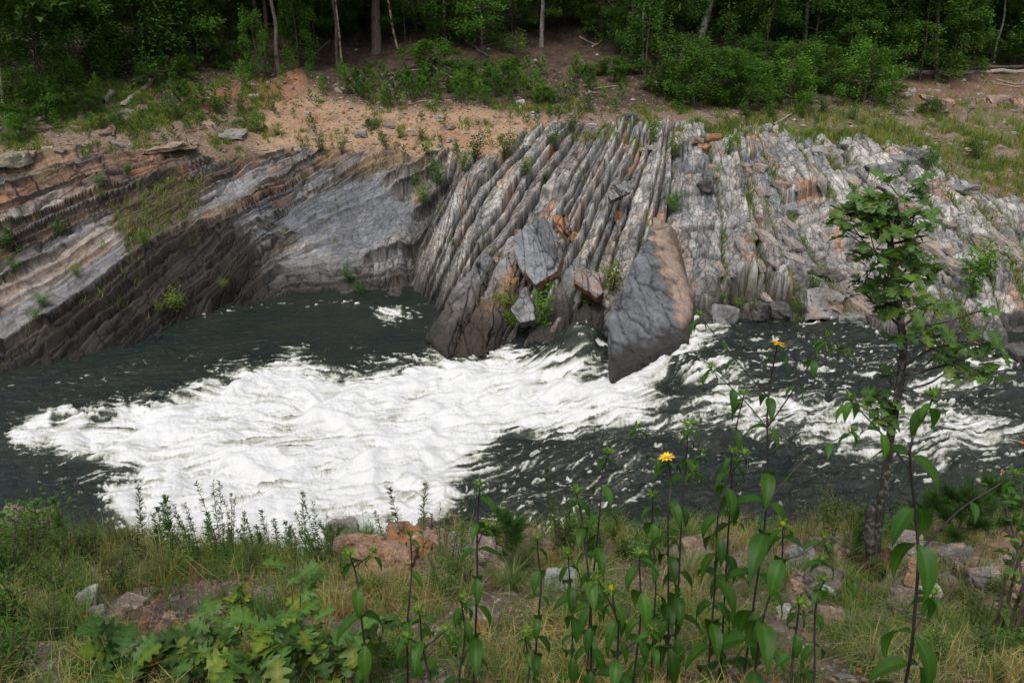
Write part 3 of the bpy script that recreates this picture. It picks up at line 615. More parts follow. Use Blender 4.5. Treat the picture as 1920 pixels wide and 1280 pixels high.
def spray_tree(seed, height, spread, nb, per, leaf, cols, base=.12, flat=.25, trunk_r=.04, crown_r=None):
    """layered broadleaf: flat leafy sprays on limbs"""
    rs = np.random.RandomState(seed); tb = Bag(); cb = Bag()
    lean = rs.uniform(-.06, .06, 2) * height
    tp = smooth_path([(0, 0, -.25), (lean[0] * .3, lean[1] * .2, height * .35), (lean[0] * .7 + rs.uniform(-.1, .1), lean[1], height * .7), (lean[0], lean[1], height * .97)], 12)
    tb.add(*tube(tp, np.linspace(trunk_r, trunk_r * .2, 12), 7, .2, seed))
    for b in range(nb):
        hz = base + (1 - base) * (b + rs.rand()) / nb; i = hz * 11; k0 = min(int(i), 10); p0 = tp[k0] * (1 - (i - k0)) + tp[k0 + 1] * (i - k0)
        az = b * 2.4 + rs.uniform(-.5, .5); L_ = spread * (1 - .75 * (hz - base) ** 1.5) * rs.uniform(.5, 1.05)
        d = np.array([math.cos(az), math.sin(az), 0]); rise = rs.uniform(.1, .8)
        pts_ = np.array([p0 + d * L_ * t + np.array([0, 0, L_ * (rise * t - .32 * t * t)]) for t in np.linspace(0, 1, 6)])
        tb.add(*tube(pts_, np.linspace(trunk_r * .35, .004, 6), 4))
        for k in range(max(3, int(5 * L_ / spread * 1.3))):      # sprays
            t = rs.uniform(.25, 1.05); c = p0 + d * L_ * t + np.array([0, 0, L_ * (rise * t - .32 * t * t)])
            a2 = az + rs.uniform(-1.2, 1.2); d2 = np.array([math.cos(a2), math.sin(a2), rs.uniform(-.25, .1)]); ls = spread * rs.uniform(.22, .42)
            n = per; tt = rs.rand(n); side = rs.choice([-1, 1], n) * rs.rand(n) ** .7 * .42 * (1 - tt * .6) * ls; s_ = np.cross(d2, [0, 0, 1.])
            P = c + d2 * (tt * ls)[:, None] + s_ * side[:, None] + np.c_[np.zeros(n), np.zeros(n), rs.normal(0, .05 + flat * .3, n) * (1 if b % 3 else 2) - .1 * tt ** 2 * ls * .5]
            D = d2 + s_ * (np.sign(side) * rs.uniform(.3, 1.2, n))[:, None] + rs.normal(0, .3, (n, 3)); Nn = np.array([0, 0, 1.]) + rs.normal(0, .75, (n, 3))
            cc = rcol(n, *cols, rs) * rs.uniform(.8, 1.2); leaves(cb, P, D, Nn, leaf * rs.uniform(.6, 1.2, n), leaf * .55 * rs.uniform(.7, 1.2, n), cc)
    return tb.mesh('trunk', M['bark']), cb.mesh('crown', M['leaf'])
def canopy_tree(seed, height, r0, base, spread, n=2600, kind='bark'):
    rs = np.random.RandomState(seed); tb = Bag(); cb = Bag(); wv = rs.uniform(-.15, .15, (4, 2)) * height * .04
    tp = smooth_path([(0, 0, -.6), (wv[0, 0], wv[0, 1], height * .25), (wv[1, 0], wv[1, 1], height * .5), (wv[2, 0] * 1.5, wv[2, 1] * 1.5, height)], 26)
    rr = r0 * np.linspace(1, .15, 26); rr[0] *= 1.45; rr[1] *= 1.12
    tb.add(*tube(tp, rr, 10, .1, seed))
    for b in range(16):
        hz = base + (1 - base) * (b + rs.rand()) / 16; p0 = tp[int(hz * 25)]; az = b * 2.4 + rs.rand(); L_ = spread * (1.1 - .8 * (hz - base) / (1 - base)) * rs.uniform(.7, 1.1)
        e = p0 + np.array([math.cos(az) * L_, math.sin(az) * L_, L_ * .25]); pp = smooth_path([p0, (p0 + e) / 2 + [0, 0, .2], e], 6); tb.add(*tube(pp, np.linspace(r0 * .3, .015, 6), 5))
        m_ = n // 16; tt = rs.uniform(.2, 1.1, m_); P = p0 + (e - p0) * tt[:, None] + rs.normal(0, 1, (m_, 3)) * [.75, .75, .4]
        leaves(cb, P, rs.normal(0, 1, (m_, 3)), np.array([0, 0, 1.]) + rs.normal(0, .4, (m_, 3)), rs.uniform(.3, .55, m_), rs.uniform(.2, .35, m_), rcol(m_, *G_MID, rs))
    return tb.mesh('trunk', M[kind]), cb.mesh('crown', M['leaf'])
def pine_seed(seed, h=1.0, n=900, cols=G_MID, spread=.32, ln=.13, wd=None):
    wd = wd or .014 * ln / .13
    rs = np.random.RandomState(seed); tb = Bag(); cb = Bag()
    tb.add(*tube([(0, 0, -.1), (0, 0, h * .5), (.02, 0, h)], [.014, .01, .004], 5))
    for b in range(9):
        z0 = h * (.12 + .8 * b / 9); a = b * 2.4 + rs.rand(); L_ = spread * (1.1 - .7 * b / 9) * h * rs.uniform(.7, 1.2)
        e = np.array([math.cos(a) * L_, math.sin(a) * L_, z0 + L_ * .75]); p0 = np.array([0, 0, z0]); tb.add(*tube([p0, (p0 + e) / 2 - [0, 0, .03], e], [.007, .005, .003], 4))
        m_ = n // 10; tt = rs.uniform(.25, 1, m_); P = p0 + (e - p0) * tt[:, None]; D = unit(e - p0) * .9 + rs.normal(0, .6, (m_, 3)) + [0, 0, .3]
        leaves(cb, P, D, rs.normal(0, 1, (m_, 3)), ln * rs.uniform(.7, 1.2, m_), np.full(m_, wd), rcol(m_, *cols, rs), 0)
    m_ = n // 10; P = np.c_[np.zeros(m_), np.zeros(m_), rs.uniform(.75, 1, m_) * h]; D = rs.normal(0, .5, (m_, 3)) + [0, 0, .9]
    leaves(cb, P, D, rs.normal(0, 1, (m_, 3)), ln * rs.uniform(.7, 1.2, m_), np.full(m_, wd), rcol(m_, *cols, rs), 0)
    return tb.mesh('stem', M['twig']), cb.mesh('needles', M['needle'])
def shrub(seed, h, w_, n, leaf, cols, stems=7, aspect=.6, stem_m='twig'):
    rs = np.random.RandomState(seed); tb = Bag(); cb = Bag()
    for k in range(stems):
        a = rs.rand() * 6.28; rr = rs.rand() ** .6 * w_ * .5; top = np.array([math.cos(a) * rr, math.sin(a) * rr, h * rs.uniform(.6, 1.05)])
        pp = smooth_path([(0, 0, -.08), top * [.35, .35, .45] + rs.normal(0, .03, 3) * h, top], 8); tb.add(*tube(pp, np.linspace(.012 * h, .003, 8), 4))
        m_ = n // stems; t = rs.uniform(.18, 1, m_) ** .8 * 7; i = np.minimum(t.astype(int), 6); P = pp[i] + (pp[i + 1] - pp[i]) * (t - i)[:, None]
        out = rs.normal(0, 1, (m_, 3)) * [1, 1, .35] + [0, 0, .25]; out = unit(out); off = rs.rand(m_, 1) * w_ * .22
        leaves(cb, P + out * off, out + rs.normal(0, .3, (m_, 3)), np.array([0, 0, 1.]) + rs.normal(0, .5, (m_, 3)), leaf * rs.uniform(.6, 1.2, m_), leaf * aspect * rs.uniform(.7, 1.2, m_), rcol(m_, *cols, rs))
    return tb.mesh('stem', M[stem_m]), cb.mesh('foliage', M['leaf'])
def plant(name, meshes, loc, scale, rz=0, tilt=(0, 0)):
    r = empty(name, loc, rz); r.rotation_euler = (tilt[0], tilt[1], rz); r.scale = scale if hasattr(scale, '__len__') else (scale,) * 3
    for me_ in meshes: obj(me_.name.split('.')[0], me_, r)
    return r
# stones: a lump cut by planes, then weathered
_bm = bmesh.new(); bmesh.ops.create_icosphere(_bm, subdivisions=5, radius=1)
ICO5 = np.array([v.co[:] for v in _bm.verts]); ICO5F = np.array([[v.index for v in f_.verts] for f_ in _bm.faces]); _bm.free()
_bm = bmesh.new(); bmesh.ops.create_icosphere(_bm, subdivisions=4, radius=1)
ICO4 = np.array([v.co[:] for v in _bm.verts]); ICO4F = np.array([[v.index for v in f_.verts] for f_ in _bm.faces]); _bm.free()
_bm = bmesh.new(); bmesh.ops.create_icosphere(_bm, subdivisions=2, radius=1)
ICO2 = np.array([v.co[:] for v in _bm.verts]); ICO2F = np.array([[v.index for v in f_.verts] for f_ in _bm.faces]); _bm.free()
def stone_verts(seed, size, planes=14, box=.0, sharp=24, rough=.02, ico=ICO4, lam=0.):
    rs = np.random.RandomState(seed); n = unit(rs.normal(0, 1, (planes, 3))); d = rs.uniform(.72, 1.0, planes)
    if box > 0:
        ax = np.concatenate([np.eye(3), -np.eye(3)]) + rs.normal(0, .12, (6, 3)); n = np.concatenate([n, unit(ax)]); d = np.concatenate([d + box, rs.uniform(.62, .75, 6)])
    dots = np.clip(ico @ n.T, 1e-3, None) / d; r = 1 / (dots ** sharp).sum(1) ** (1 / sharp)
    P = ico * r[:, None] * np.asarray(size)
    s_ = float(np.mean(size)); o = seed * 3.7
    nz = fbm(P[:, 0] / s_ * 2.2 + o + P[:, 2] / s_ * 1.3, P[:, 1] / s_ * 2.2 - P[:, 2] / s_ * 1.7, 5, seed, .55) * rough * 2.5 * s_ * .6
    fa_ = facets(P[:, 0] / s_ * 1.5 + P[:, 2] / s_ * .9 + seed, P[:, 1] / s_ * 1.5 - P[:, 2] / s_ * .7, seed + 41, .12); fb_ = facets(P[:, 0] / s_ * 3.4 + P[:, 2] / s_ * 2.1 + seed, P[:, 1] / s_ * 3.4 - P[:, 2] / s_ * 2.3, seed + 43, .12); nz = nz + s_ * (fa_[0] * .16 - fa_[1] * .07 + fb_[0] * .05 - fb_[1] * .03)
    if lam: nz = nz + lam * s_ * (np.abs(((P[:, 2] / s_ * 5 + fbm(P[:, 0] / s_, P[:, 1] / s_, 2, seed)) % 1) - .5) - .25)
    return P + ico * nz[:, None]
def stone_col(P, seed, a, b, c=None, ca=.3):
    s_ = np.abs(P).mean() * 2 + 1e-6; t = fbm(P[:, 0] / s_ * 1.6 + seed, (P[:, 1] + P[:, 2]) / s_ * 1.6, 4, seed + 3); c0 = cmix(np.broadcast_to(np.array(a), (len(P), 3)), np.array(b), np.clip(.5 + 1.3 * t, 0, 1))
    if c is not None: c0 = cmix(c0, np.array(c), sstep(.35 - ca, .75 - ca, .5 + fbm(P[:, 0] / s_ * 1.1 - seed, (P[:, 1] - P[:, 2]) / s_ * 1.1, 3, seed + 9)) * .85)
    fa_ = facets(P[:, 0] / s_ * .8 + P[:, 2] / s_ * .5 + seed, P[:, 1] / s_ * .8 - P[:, 2] / s_ * .6, seed + 47, .05); return c0 * ((1 + .4 * (rnd(fa_[2], 5) - .5)) * (1 - .45 * fa_[1]))[:, None]
M['stone'] = ground_mat('loose_stone', False, .7)
GREY = ((.17, .175, .185), (.33, .32, .31)); TANR = ((.30, .21, .15), (.40, .31, .25)); RUST = ((.33, .14, .055), (.40, .24, .14)); DKS = ((.07, .065, .06), (.14, .13, .125)); PINK = ((.38, .22, .155), (.45, .33, .27)); PALE = ((.4, .38, .34), (.55, .52, .48))
def stone(name, seed, loc, size, rot, colr, c=None, ca=.3, box=.1, rough=.03, ico=ICO4, planes=12, lam=0., sink=None):
    P = stone_verts(seed, size, planes, box, 26, rough, ico, lam)
    me_ = mesh_np(name, P, ICO5F if ico is ICO5 else ICO4F if ico is ICO4 else ICO2F, M['stone'], stone_col(P, seed, *colr, c, ca), smooth=False if ico is ICO2 else True)
    o = obj(name, me_, None, loc); o.rotation_euler = rot
    try: me_.set_sharp_from_angle(angle=R(32))
    except Exception: pass
    return o
# ================================================================== far bank: stones and ledges
LM = [(100, 300, 'on the tan ledge above the left rock face'), (350, 250, 'below the eroded red bank'), (600, 240, 'on the sandy orange slope'), (850, 225, 'at the right end of the sandy slope'), (740, 190, 'in the seedling patch above the sandy slope'),
      (1060, 170, 'below the leaf littered hillside'), (1160, 260, 'at the top of the upright grey beds'), (1340, 270, 'at the top edge of the right beds'), (1560, 290, 'between the grey beds and grassy strip'), (1780, 260, 'in the grassy strip under the fallen log'),
      (1850, 190, 'in the red rubble under the fallen log'), (1050, 450, 'in the middle of the grey beds'), (1000, 590, 'at the foot of the grey beds'), (1450, 570, 'by the brown pool at the water edge'), (1500, 420, 'among the pale right beds'), (1800, 460, 'behind the oak among weathered rubble'),
      (1850, 640, 'at the right shore behind the oak'), (250, 480, 'on the left rock face'), (800, 400, 'in the dark gully'), (600, 400, 'on the smooth grey slab'), (80, 190, 'under the left forest edge'), (1250, 170, 'below the dark right bushes')]
def far_stone(u, v, w_px, h_px, colr, head, seed, c=None, ca=.3, rot=None, thick=.7, box=.1, name='boulder', lift=.15, ico=ICO4, lam=.0, rough=.03, deep=1.):
    X, Y, Zc = hit_far(u, v + h_px * .35); t = math.hypot(Y, H - Zc); s = t / F
    size = (w_px * s * .62, w_px * s * .55 * deep, h_px * s * .62 * thick + .02)
    o = stone(name, seed, (X, Y, Zc + size[2] * lift), size, rot or (0, 0, RNG.uniform(0, 3)), colr, c, ca, box, rough, ico, 12, lam)
    lab(o, head, place_of(u, v, LM), 'boulder' if w_px > 24 else 'stone', 'loose stones on the far bank', u, v); return o
def tri_face(Fc): return Fc
def slab(name, poly, Ys_, thick, dirn, colr, seed, c=None, ca=.3, rough=.03, mat='stone', side=None, lamn=0, colfun=None):
    """a tilted plate: its outline is given by picture points with real depths, it has real thickness along dirn"""
    top = np.array([unproj(u, v, y) for (u, v), y in zip(poly, Ys_)]); d = np.asarray(dirn, float); d = d / np.linalg.norm(d)
    bm = bmesh.new(); vs = [bm.verts.new(p) for p in top] + [bm.verts.new(p + d * thick) for p in top]
    bmesh.ops.convex_hull(bm, input=vs); bmesh.ops.dissolve_limit(bm, angle_limit=R(6), verts=bm.verts, edges=bm.edges)
    size = max(np.ptp(top, axis=0)); bmesh.ops.bevel(bm, geom=bm.edges[:], offset=size * .012, segments=1, affect='EDGES')
    bmesh.ops.triangulate(bm, faces=bm.faces); tgt = size / 75
    for _ in range(7):
        ed = [e for e in bm.edges if e.calc_length() > tgt * 1.4]
        if not ed or len(bm.verts) > 60000: break
        bmesh.ops.subdivide_edges(bm, edges=ed, cuts=1); bmesh.ops.triangulate(bm, faces=[f_ for f_ in bm.faces if len(f_.verts) > 3])
    bm.normal_update(); P = np.array([v.co[:] for v in bm.verts]); Nn = np.array([v.normal[:] for v in bm.verts]); Fc = np.array([[v.index for v in f_.verts] for f_ in bm.faces]); bm.free()
    c0 = P.mean(0); L_ = P - c0; k_ = 1.6
    nz = fbm(L_[:, 0] * k_ + seed, L_[:, 1] * k_ + L_[:, 2] * k_ * .8, 5, seed, .58) * rough * 3 + (ridged(L_[:, 0] * 3 + L_[:, 2], L_[:, 1] * 3, 3, seed + 4) - .5) * rough
    dep_ = (L_ @ d); f1_ = facets(L_[:, 0] * 1.9 + L_[:, 2] * .4 + seed, L_[:, 1] * .9 - L_[:, 2] * .5, seed + 3, .07); f2_ = facets(L_[:, 0] * 4.5 + seed, L_[:, 1] * 3 - L_[:, 2] * 2, seed + 5, .1)
    nz = nz + rough * (3.4 * f1_[0] - 2.6 * f1_[1] + 1.8 * f2_[0] - 1.2 * f2_[1])
    if lamn: nz = nz + lamn * (np.round(dep_ * 9 + perlin(L_[:, 0], L_[:, 1], seed)) % 2 - .5) * (1 - np.abs(Nn @ d))
    P2 = L_ + Nn * nz[:, None]; col_ = stone_col(P2, seed, *colr, c, ca)
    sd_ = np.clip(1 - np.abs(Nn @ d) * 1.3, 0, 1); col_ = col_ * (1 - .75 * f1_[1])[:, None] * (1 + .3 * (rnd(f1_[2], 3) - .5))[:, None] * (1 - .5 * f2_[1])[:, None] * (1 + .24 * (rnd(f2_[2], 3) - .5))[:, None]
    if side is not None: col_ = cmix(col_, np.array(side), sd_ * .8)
    if colfun: col_ = colfun(P2 + c0, Nn, col_)
    o = obj(name, mesh_np(name, P2, Fc, M[mat], col_), None, tuple(c0))
    try: o.data.set_sharp_from_angle(angle=R(30))
    except Exception: pass
    return o
def wet_foot(zw):
    def f(P, Nn, c):
        h = P[:, 2] - zw + .2 * fbm(P[:, 0] * 2, P[:, 1] * 2, 3, 5); w_ = sstep(.85, .4, h); c = cmix(c, P3(.10, .07, .045), sstep(1.3, .7, h) * .6); return cmix(c, P3(.035, .03, .026), w_ * .85)
    return f
DN = (.35, .25, -.9)
# the prow: a huge wedge of bedrock whose grey face dips to the rapids
def prow_col(P, Nn, c):
    nn_ = fbm(P[:, 0] * 2.2, P[:, 1] * 2.2 + P[:, 2], 5, 8, .6); d_ = (P[:, 0] - 4.66) + .16 * (P[:, 2] - 1.) + .6 * nn_; c = cmix(c, P3(.46, .33, .25), sstep(0, .10, d_) * (.7 + .6 * np.clip(nn_, -.5, .4))); c = cmix(c, P3(.30, .15, .07), sstep(.0, .04, d_) * sstep(.16, .05, d_) * .6); c = cmix(c, P3(.12, .085, .06), sstep(.50, .75, d_) * .85)
    st_ = np.abs(((P[:, 0] * .75 - P[:, 1] * .5 + .25 * fbm(P[:, 0], P[:, 1], 3, 12)) * 1.1) % 1 - .5); c = c * (1 - .6 * sstep(.035, .0, st_) * sstep(-.1, .1, fbm(P[:, 0] * 1.3, P[:, 1] * 1.3, 2, 15)))[:, None]; c = c * (1 + .35 * fbm(P[:, 0] * 7, P[:, 1] * 4, 4, 17, .7))[:, None]
    h = P[:, 2] - .45 + .25 * fbm(P[:, 0] * 2, P[:, 1] * 2, 4, 5); return cmix(c, P3(.035, .031, .028), sstep(.62, .35, h) * .9)
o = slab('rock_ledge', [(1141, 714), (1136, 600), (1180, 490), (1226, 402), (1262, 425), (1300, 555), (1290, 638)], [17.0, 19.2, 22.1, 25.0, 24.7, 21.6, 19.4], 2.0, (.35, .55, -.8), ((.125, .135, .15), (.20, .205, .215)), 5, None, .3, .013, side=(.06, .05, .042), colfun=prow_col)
lab(o, 'huge wedge of grey bedrock with a pink edge', 'jutting into the rapids', 'rock ledge', 'bedrock ledges in the river', 1210, 560)
for i, (pl, ys, th, cc, sd_, hd) in enumerate([
    ([(798, 630), (850, 545), (905, 470), (925, 480), (880, 580), (838, 668)], [21.0, 22.8, 24.8, 24.6, 22.2, 19.6], .8, GREY, (.07, .06, .05), 'narrow pale ledge with its tip in the dark pool'),
    ([(842, 668), (880, 600), (945, 470), (968, 480), (950, 590), (908, 664)], [19.6, 21.4, 24.6, 24.4, 21.6, 19.8], .9, GREY, (.045, .04, .035), 'blocky grey ledge with a black wet foot'),
    ([(985, 640), (1010, 610), (1060, 505), (1102, 465), (1110, 500), (1075, 575), (1040, 640)], [20.5, 21.4, 23.7, 24.8, 24.2, 22.1, 20.5], .7, ((.19, .20, .215), (.25, .255, .265)), (.08, .07, .06), 'smooth blue grey plank of bedrock'),
    ([(1040, 655), (1075, 600), (1120, 520), (1140, 530), (1132, 590), (1090, 650)], [19.4, 20.9, 23.1, 22.9, 21.2, 19.6], .9, DKS, (.04, .035, .03), 'dark wet ledge beside the wedge')]):
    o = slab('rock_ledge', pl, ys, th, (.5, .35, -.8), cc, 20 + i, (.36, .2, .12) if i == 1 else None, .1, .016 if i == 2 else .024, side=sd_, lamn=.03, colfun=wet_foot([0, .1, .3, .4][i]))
    lab(o, hd, 'at the foot of the beds', 'rock ledge', 'bedrock ledges in the river', pl[0][0], 560)
o = slab('boulder', [(960, 452), (978, 425), (1022, 403), (1046, 440), (1056, 478), (1046, 508), (1003, 534), (975, 500)], [23.3, 23.9, 24.6, 24.0, 23.4, 22.8, 22.2, 22.6], .5, (.2, .7, -.7), ((.18, .19, .205), (.27, .275, .29)), 31, None, .2, .013, side=(.28, .13, .06))
lab(o, 'big diamond shaped grey slab with rusty upper edge', 'leaning on the middle beds', 'boulder', 'loose stones on the far bank', 1010, 470)
o = slab('boulder', [(1076, 508), (1086, 500), (1122, 512), (1130, 548), (1118, 556), (1074, 528)], [21.7, 22.1, 22.0, 21.2, 21.0, 21.3], .6, (.2, .8, -.6), RUST, 33, (.27, .26, .26), .3, .015, side=(.33, .13, .05))
lab(o, 'orange brown block with a square end', 'wedged below the big slab', 'boulder', 'loose stones on the far bank', 1105, 530)
o = slab('boulder', [(955, 578), (985, 538), (1000, 572), (1002, 598), (975, 605)], [20.8, 21.7, 21.1, 20.6, 20.4], .4, (.2, .7, -.7), GREY, 35, None, .3, .015, side=(.09, .08, .07))
lab(o, 'triangular grey slab', 'below the big diamond slab', 'boulder', 'loose stones on the far bank', 980, 575)
o = slab('boulder', [(1036, 405), (1062, 398), (1070, 432), (1058, 440), (1046, 430)], [24.3, 24.6, 23.9, 23.7, 23.8], .35, (.2, .7, -.7), GREY, 37, (.36, .16, .07), .3, .03)
lab(o, 'small grey slab', 'tucked behind the top of the big slab', 'boulder', 'loose stones on the far bank', 1052, 420)
o = slab('boulder', [(1142, 368), (1150, 340), (1182, 338), (1186, 358), (1146, 376)], [26.7, 27.5, 27.5, 26.9, 26.5], .3, (0, .8, -.6), GREY, 39, None, .2, .03, side=(.07, .05, .04))
lab(o, 'pale overhanging slab with a dark end', 'in the upright middle beds', 'boulder', 'loose stones on the far bank', 1165, 355)
FS = [(1175, 222, 42, 17, DKS, 'flat dark grey boulder', 1.1, None), (1335, 256, 38, 20, TANR, 'rusty tan block', .7, RUST[0]), (1302, 262, 30, 16, TANR, 'brown angular stone', .7, None), (1318, 275, 24, 18, RUST, 'rust brown wedge', .8, None), (1546, 283, 52, 20, TANR, 'flat topped brown boulder', .6, GREY[1]),
      (1580, 277, 22, 18, DKS, 'dark stone', .9, None), (1320, 345, 30, 26, DKS, 'dark rounded stone', .9, None), (1600, 318, 26, 24, GREY, 'rounded grey boulder', .9, None), (1636, 312, 26, 18, GREY, 'low grey boulder', .8, None), (1660, 310, 34, 26, GREY, 'lumpy grey boulder', .8, None), (1355, 583, 46, 52, GREY, 'pale grey boulder', .9, None), (1424, 578, 34, 40, DKS, 'dark purplish boulder', .9, None),
      (1462, 575, 40, 30, DKS, 'low dark boulder', .8, None), (1850, 628, 22, 34, GREY, 'upright grey stone', 1., None), (1890, 600, 50, 60, DKS, 'tall dark rock', 1., None), (1540, 508, 50, 14, DKS, 'flat dark slate', .5, None), (1565, 515, 36, 12, DKS, 'thin dark slate', .5, None), (1540, 560, 70, 60, TANR, 'ribbed tan rock', .9, GREY[1]),
      (1600, 590, 60, 34, GREY, 'low grey rock', .8, None), (975, 190, 16, 10, PALE, 'white angular stone', .8, None), (868, 282, 10, 9, PALE, 'small white stone', .8, None), (1705, 388, 40, 26, TANR, 'brown block', .8, None), (1480, 100 + 290, 34, 30, GREY, 'grey block', .8, None), (90, 277, 20, 12, PALE, 'pale stone', .8, TANR[1]),
      (60, 294, 20, 10, TANR, 'tan stone', .8, None), (22, 290, 64, 40, ((.22, .2, .15), (.32, .29, .22)), 'mossy tan boulder', .7, None), (145, 241, 16, 12, TANR, 'buff stone', .9, None), (390, 233, 28, 18, RUST, 'orange stone', .8, PINK[1]), (315, 272, 96, 22, TANR, 'long undercut sandstone slab', .5, None), (430, 248, 60, 14, TANR, 'low flat slab', .5, GREY[1]),
      (540, 275, 24, 14, TANR, 'small brown stone', .7, None), (678, 250, 24, 14, GREY, 'grey stone', .7, None), (730, 235, 20, 12, GREY, 'grey flat stone', .5, None), (575, 212, 12, 9, PALE, 'pale pebble', .8, None), (1865, 185, 44, 28, TANR, 'square brown block', .9, None), (1912, 190, 34, 22, PINK, 'pinkish block', .8, None), (1820, 186, 26, 16, TANR, 'brown chunk', .8, None),
      (1770, 190, 26, 22, PINK, 'reddish chunk', .8, None), (1735, 180, 22, 10, TANR, 'thin brown chunk', .6, None), (1690, 300, 40, 26, GREY, 'grey crag', .9, None), (1720, 290, 46, 40, GREY, 'jagged grey crag', 1., None), (1375, 220, 30, 24, TANR, 'tan block', .8, None), (840, 190, 14, 11, TANR, 'tan pebble', .8, None), (1128, 240, 22, 10, TANR, 'flat tan stone', .6, None),
      (1110, 234, 16, 10, PALE, 'pale stone', .8, None), (975, 434, 26, 14, RUST, 'bright orange flake', .6, None), (1076, 440, 18, 16, RUST, 'orange cube of rock', 1., None), (962, 536, 24, 30, RUST, 'red brown broken piece', .9, None), (1160, 400, 16, 26, RUST, 'rusty sliver', .8, None), (1800, 352, 60, 24, GREY, 'flat pale slab', .5, None), (1640, 640, 50, 30, DKS, 'wet shore rock', .8, None),
      (1760, 610, 60, 50, DKS, 'dark shore rock', .9, None), (1830, 665, 50, 40, DKS, 'wet black rock', .8, None), (1905, 655, 50, 50, DKS, 'black rock', .9, None)]
for i, (u, v, w_, h_, cr, hd, th, c2) in enumerate(FS):
    far_stone(u, v, w_, h_, cr, hd, 100 + i, c2, .3, (RNG.uniform(-.2, .2), RNG.uniform(-.2, .2), RNG.uniform(-.5, .5)), th, .12, 'boulder' if w_ > 24 else 'stone', .2, ICO4 if w_ > 24 else ICO4, .03, .035)
# rubble blocks between the right beds, all of a kind
protos = []
for k in range(7):
    P = stone_verts(300 + k, (.5, .8, .32), 9, .05, 26, .05, ICO4); cr = [GREY, GREY, ((.27, .25, .24), (.38, .36, .34)), GREY, ((.36, .35, .34), (.46, .45, .43)), DKS, GREY][k]
    me_ = mesh_np('rock_block', P, ICO4F, M['stone'], stone_col(P, k, *cr, TANR[1], .1)); me_.set_sharp_from_angle(angle=R(35)); protos.append(me_)
rs = np.random.RandomState(77)
for k in range(80):
    u = rs.uniform(1330, 1960); v = rs.uniform(300, 590); 
    if v < 250 + (u - 1400) * .32 + 20 or (v > 600): continue
    X, Y, Zc = hit_far(u, v); o = obj('rock_block', protos[k % 7], None, (X, Y, Zc + .02)); s = rs.uniform(.3, .8) * (1 if u > 1550 else .7); o.scale = (s * .8, s * rs.uniform(1.1, 1.9), s * rs.uniform(.8, 1.3))
    o.rotation_euler = (rs.uniform(.0, .5), rs.uniform(-.3, .3), .1 + .5 * (u - 1300) / 600 + rs.uniform(-.3, .3))
    tag(o, 'weathered rock block lying among the tilted beds of the right bank', 'rock', 'rubble blocks on the right bank')
rs = np.random.RandomState(78)
for k in range(130):
    u, v = (rs.uniform(-20, 1950), rs.uniform(150, 300)) if k % 3 else (rs.uniform(1650, 1940), rs.uniform(150, 210))
    X, Y, Zc = hit_far(u, v)
    if v > 285 or (500 < u < 960 and 190 < v < 260 and k % 4): continue
    o = obj('soil_stone', protos[k % 7], None, (X, Y, Zc + .0)); s = rs.uniform(.15, .5); o.scale = (s, s * rs.uniform(.7, 1.2), s * rs.uniform(.7, 1.2)); o.rotation_euler = (rs.uniform(-.3, .3), rs.uniform(-.3, .3), rs.uniform(0, 3))
    tag(o, 'rough grey or tan stone lying in the loose soil above the beds', 'rock', 'stones in the soil of the far slope')
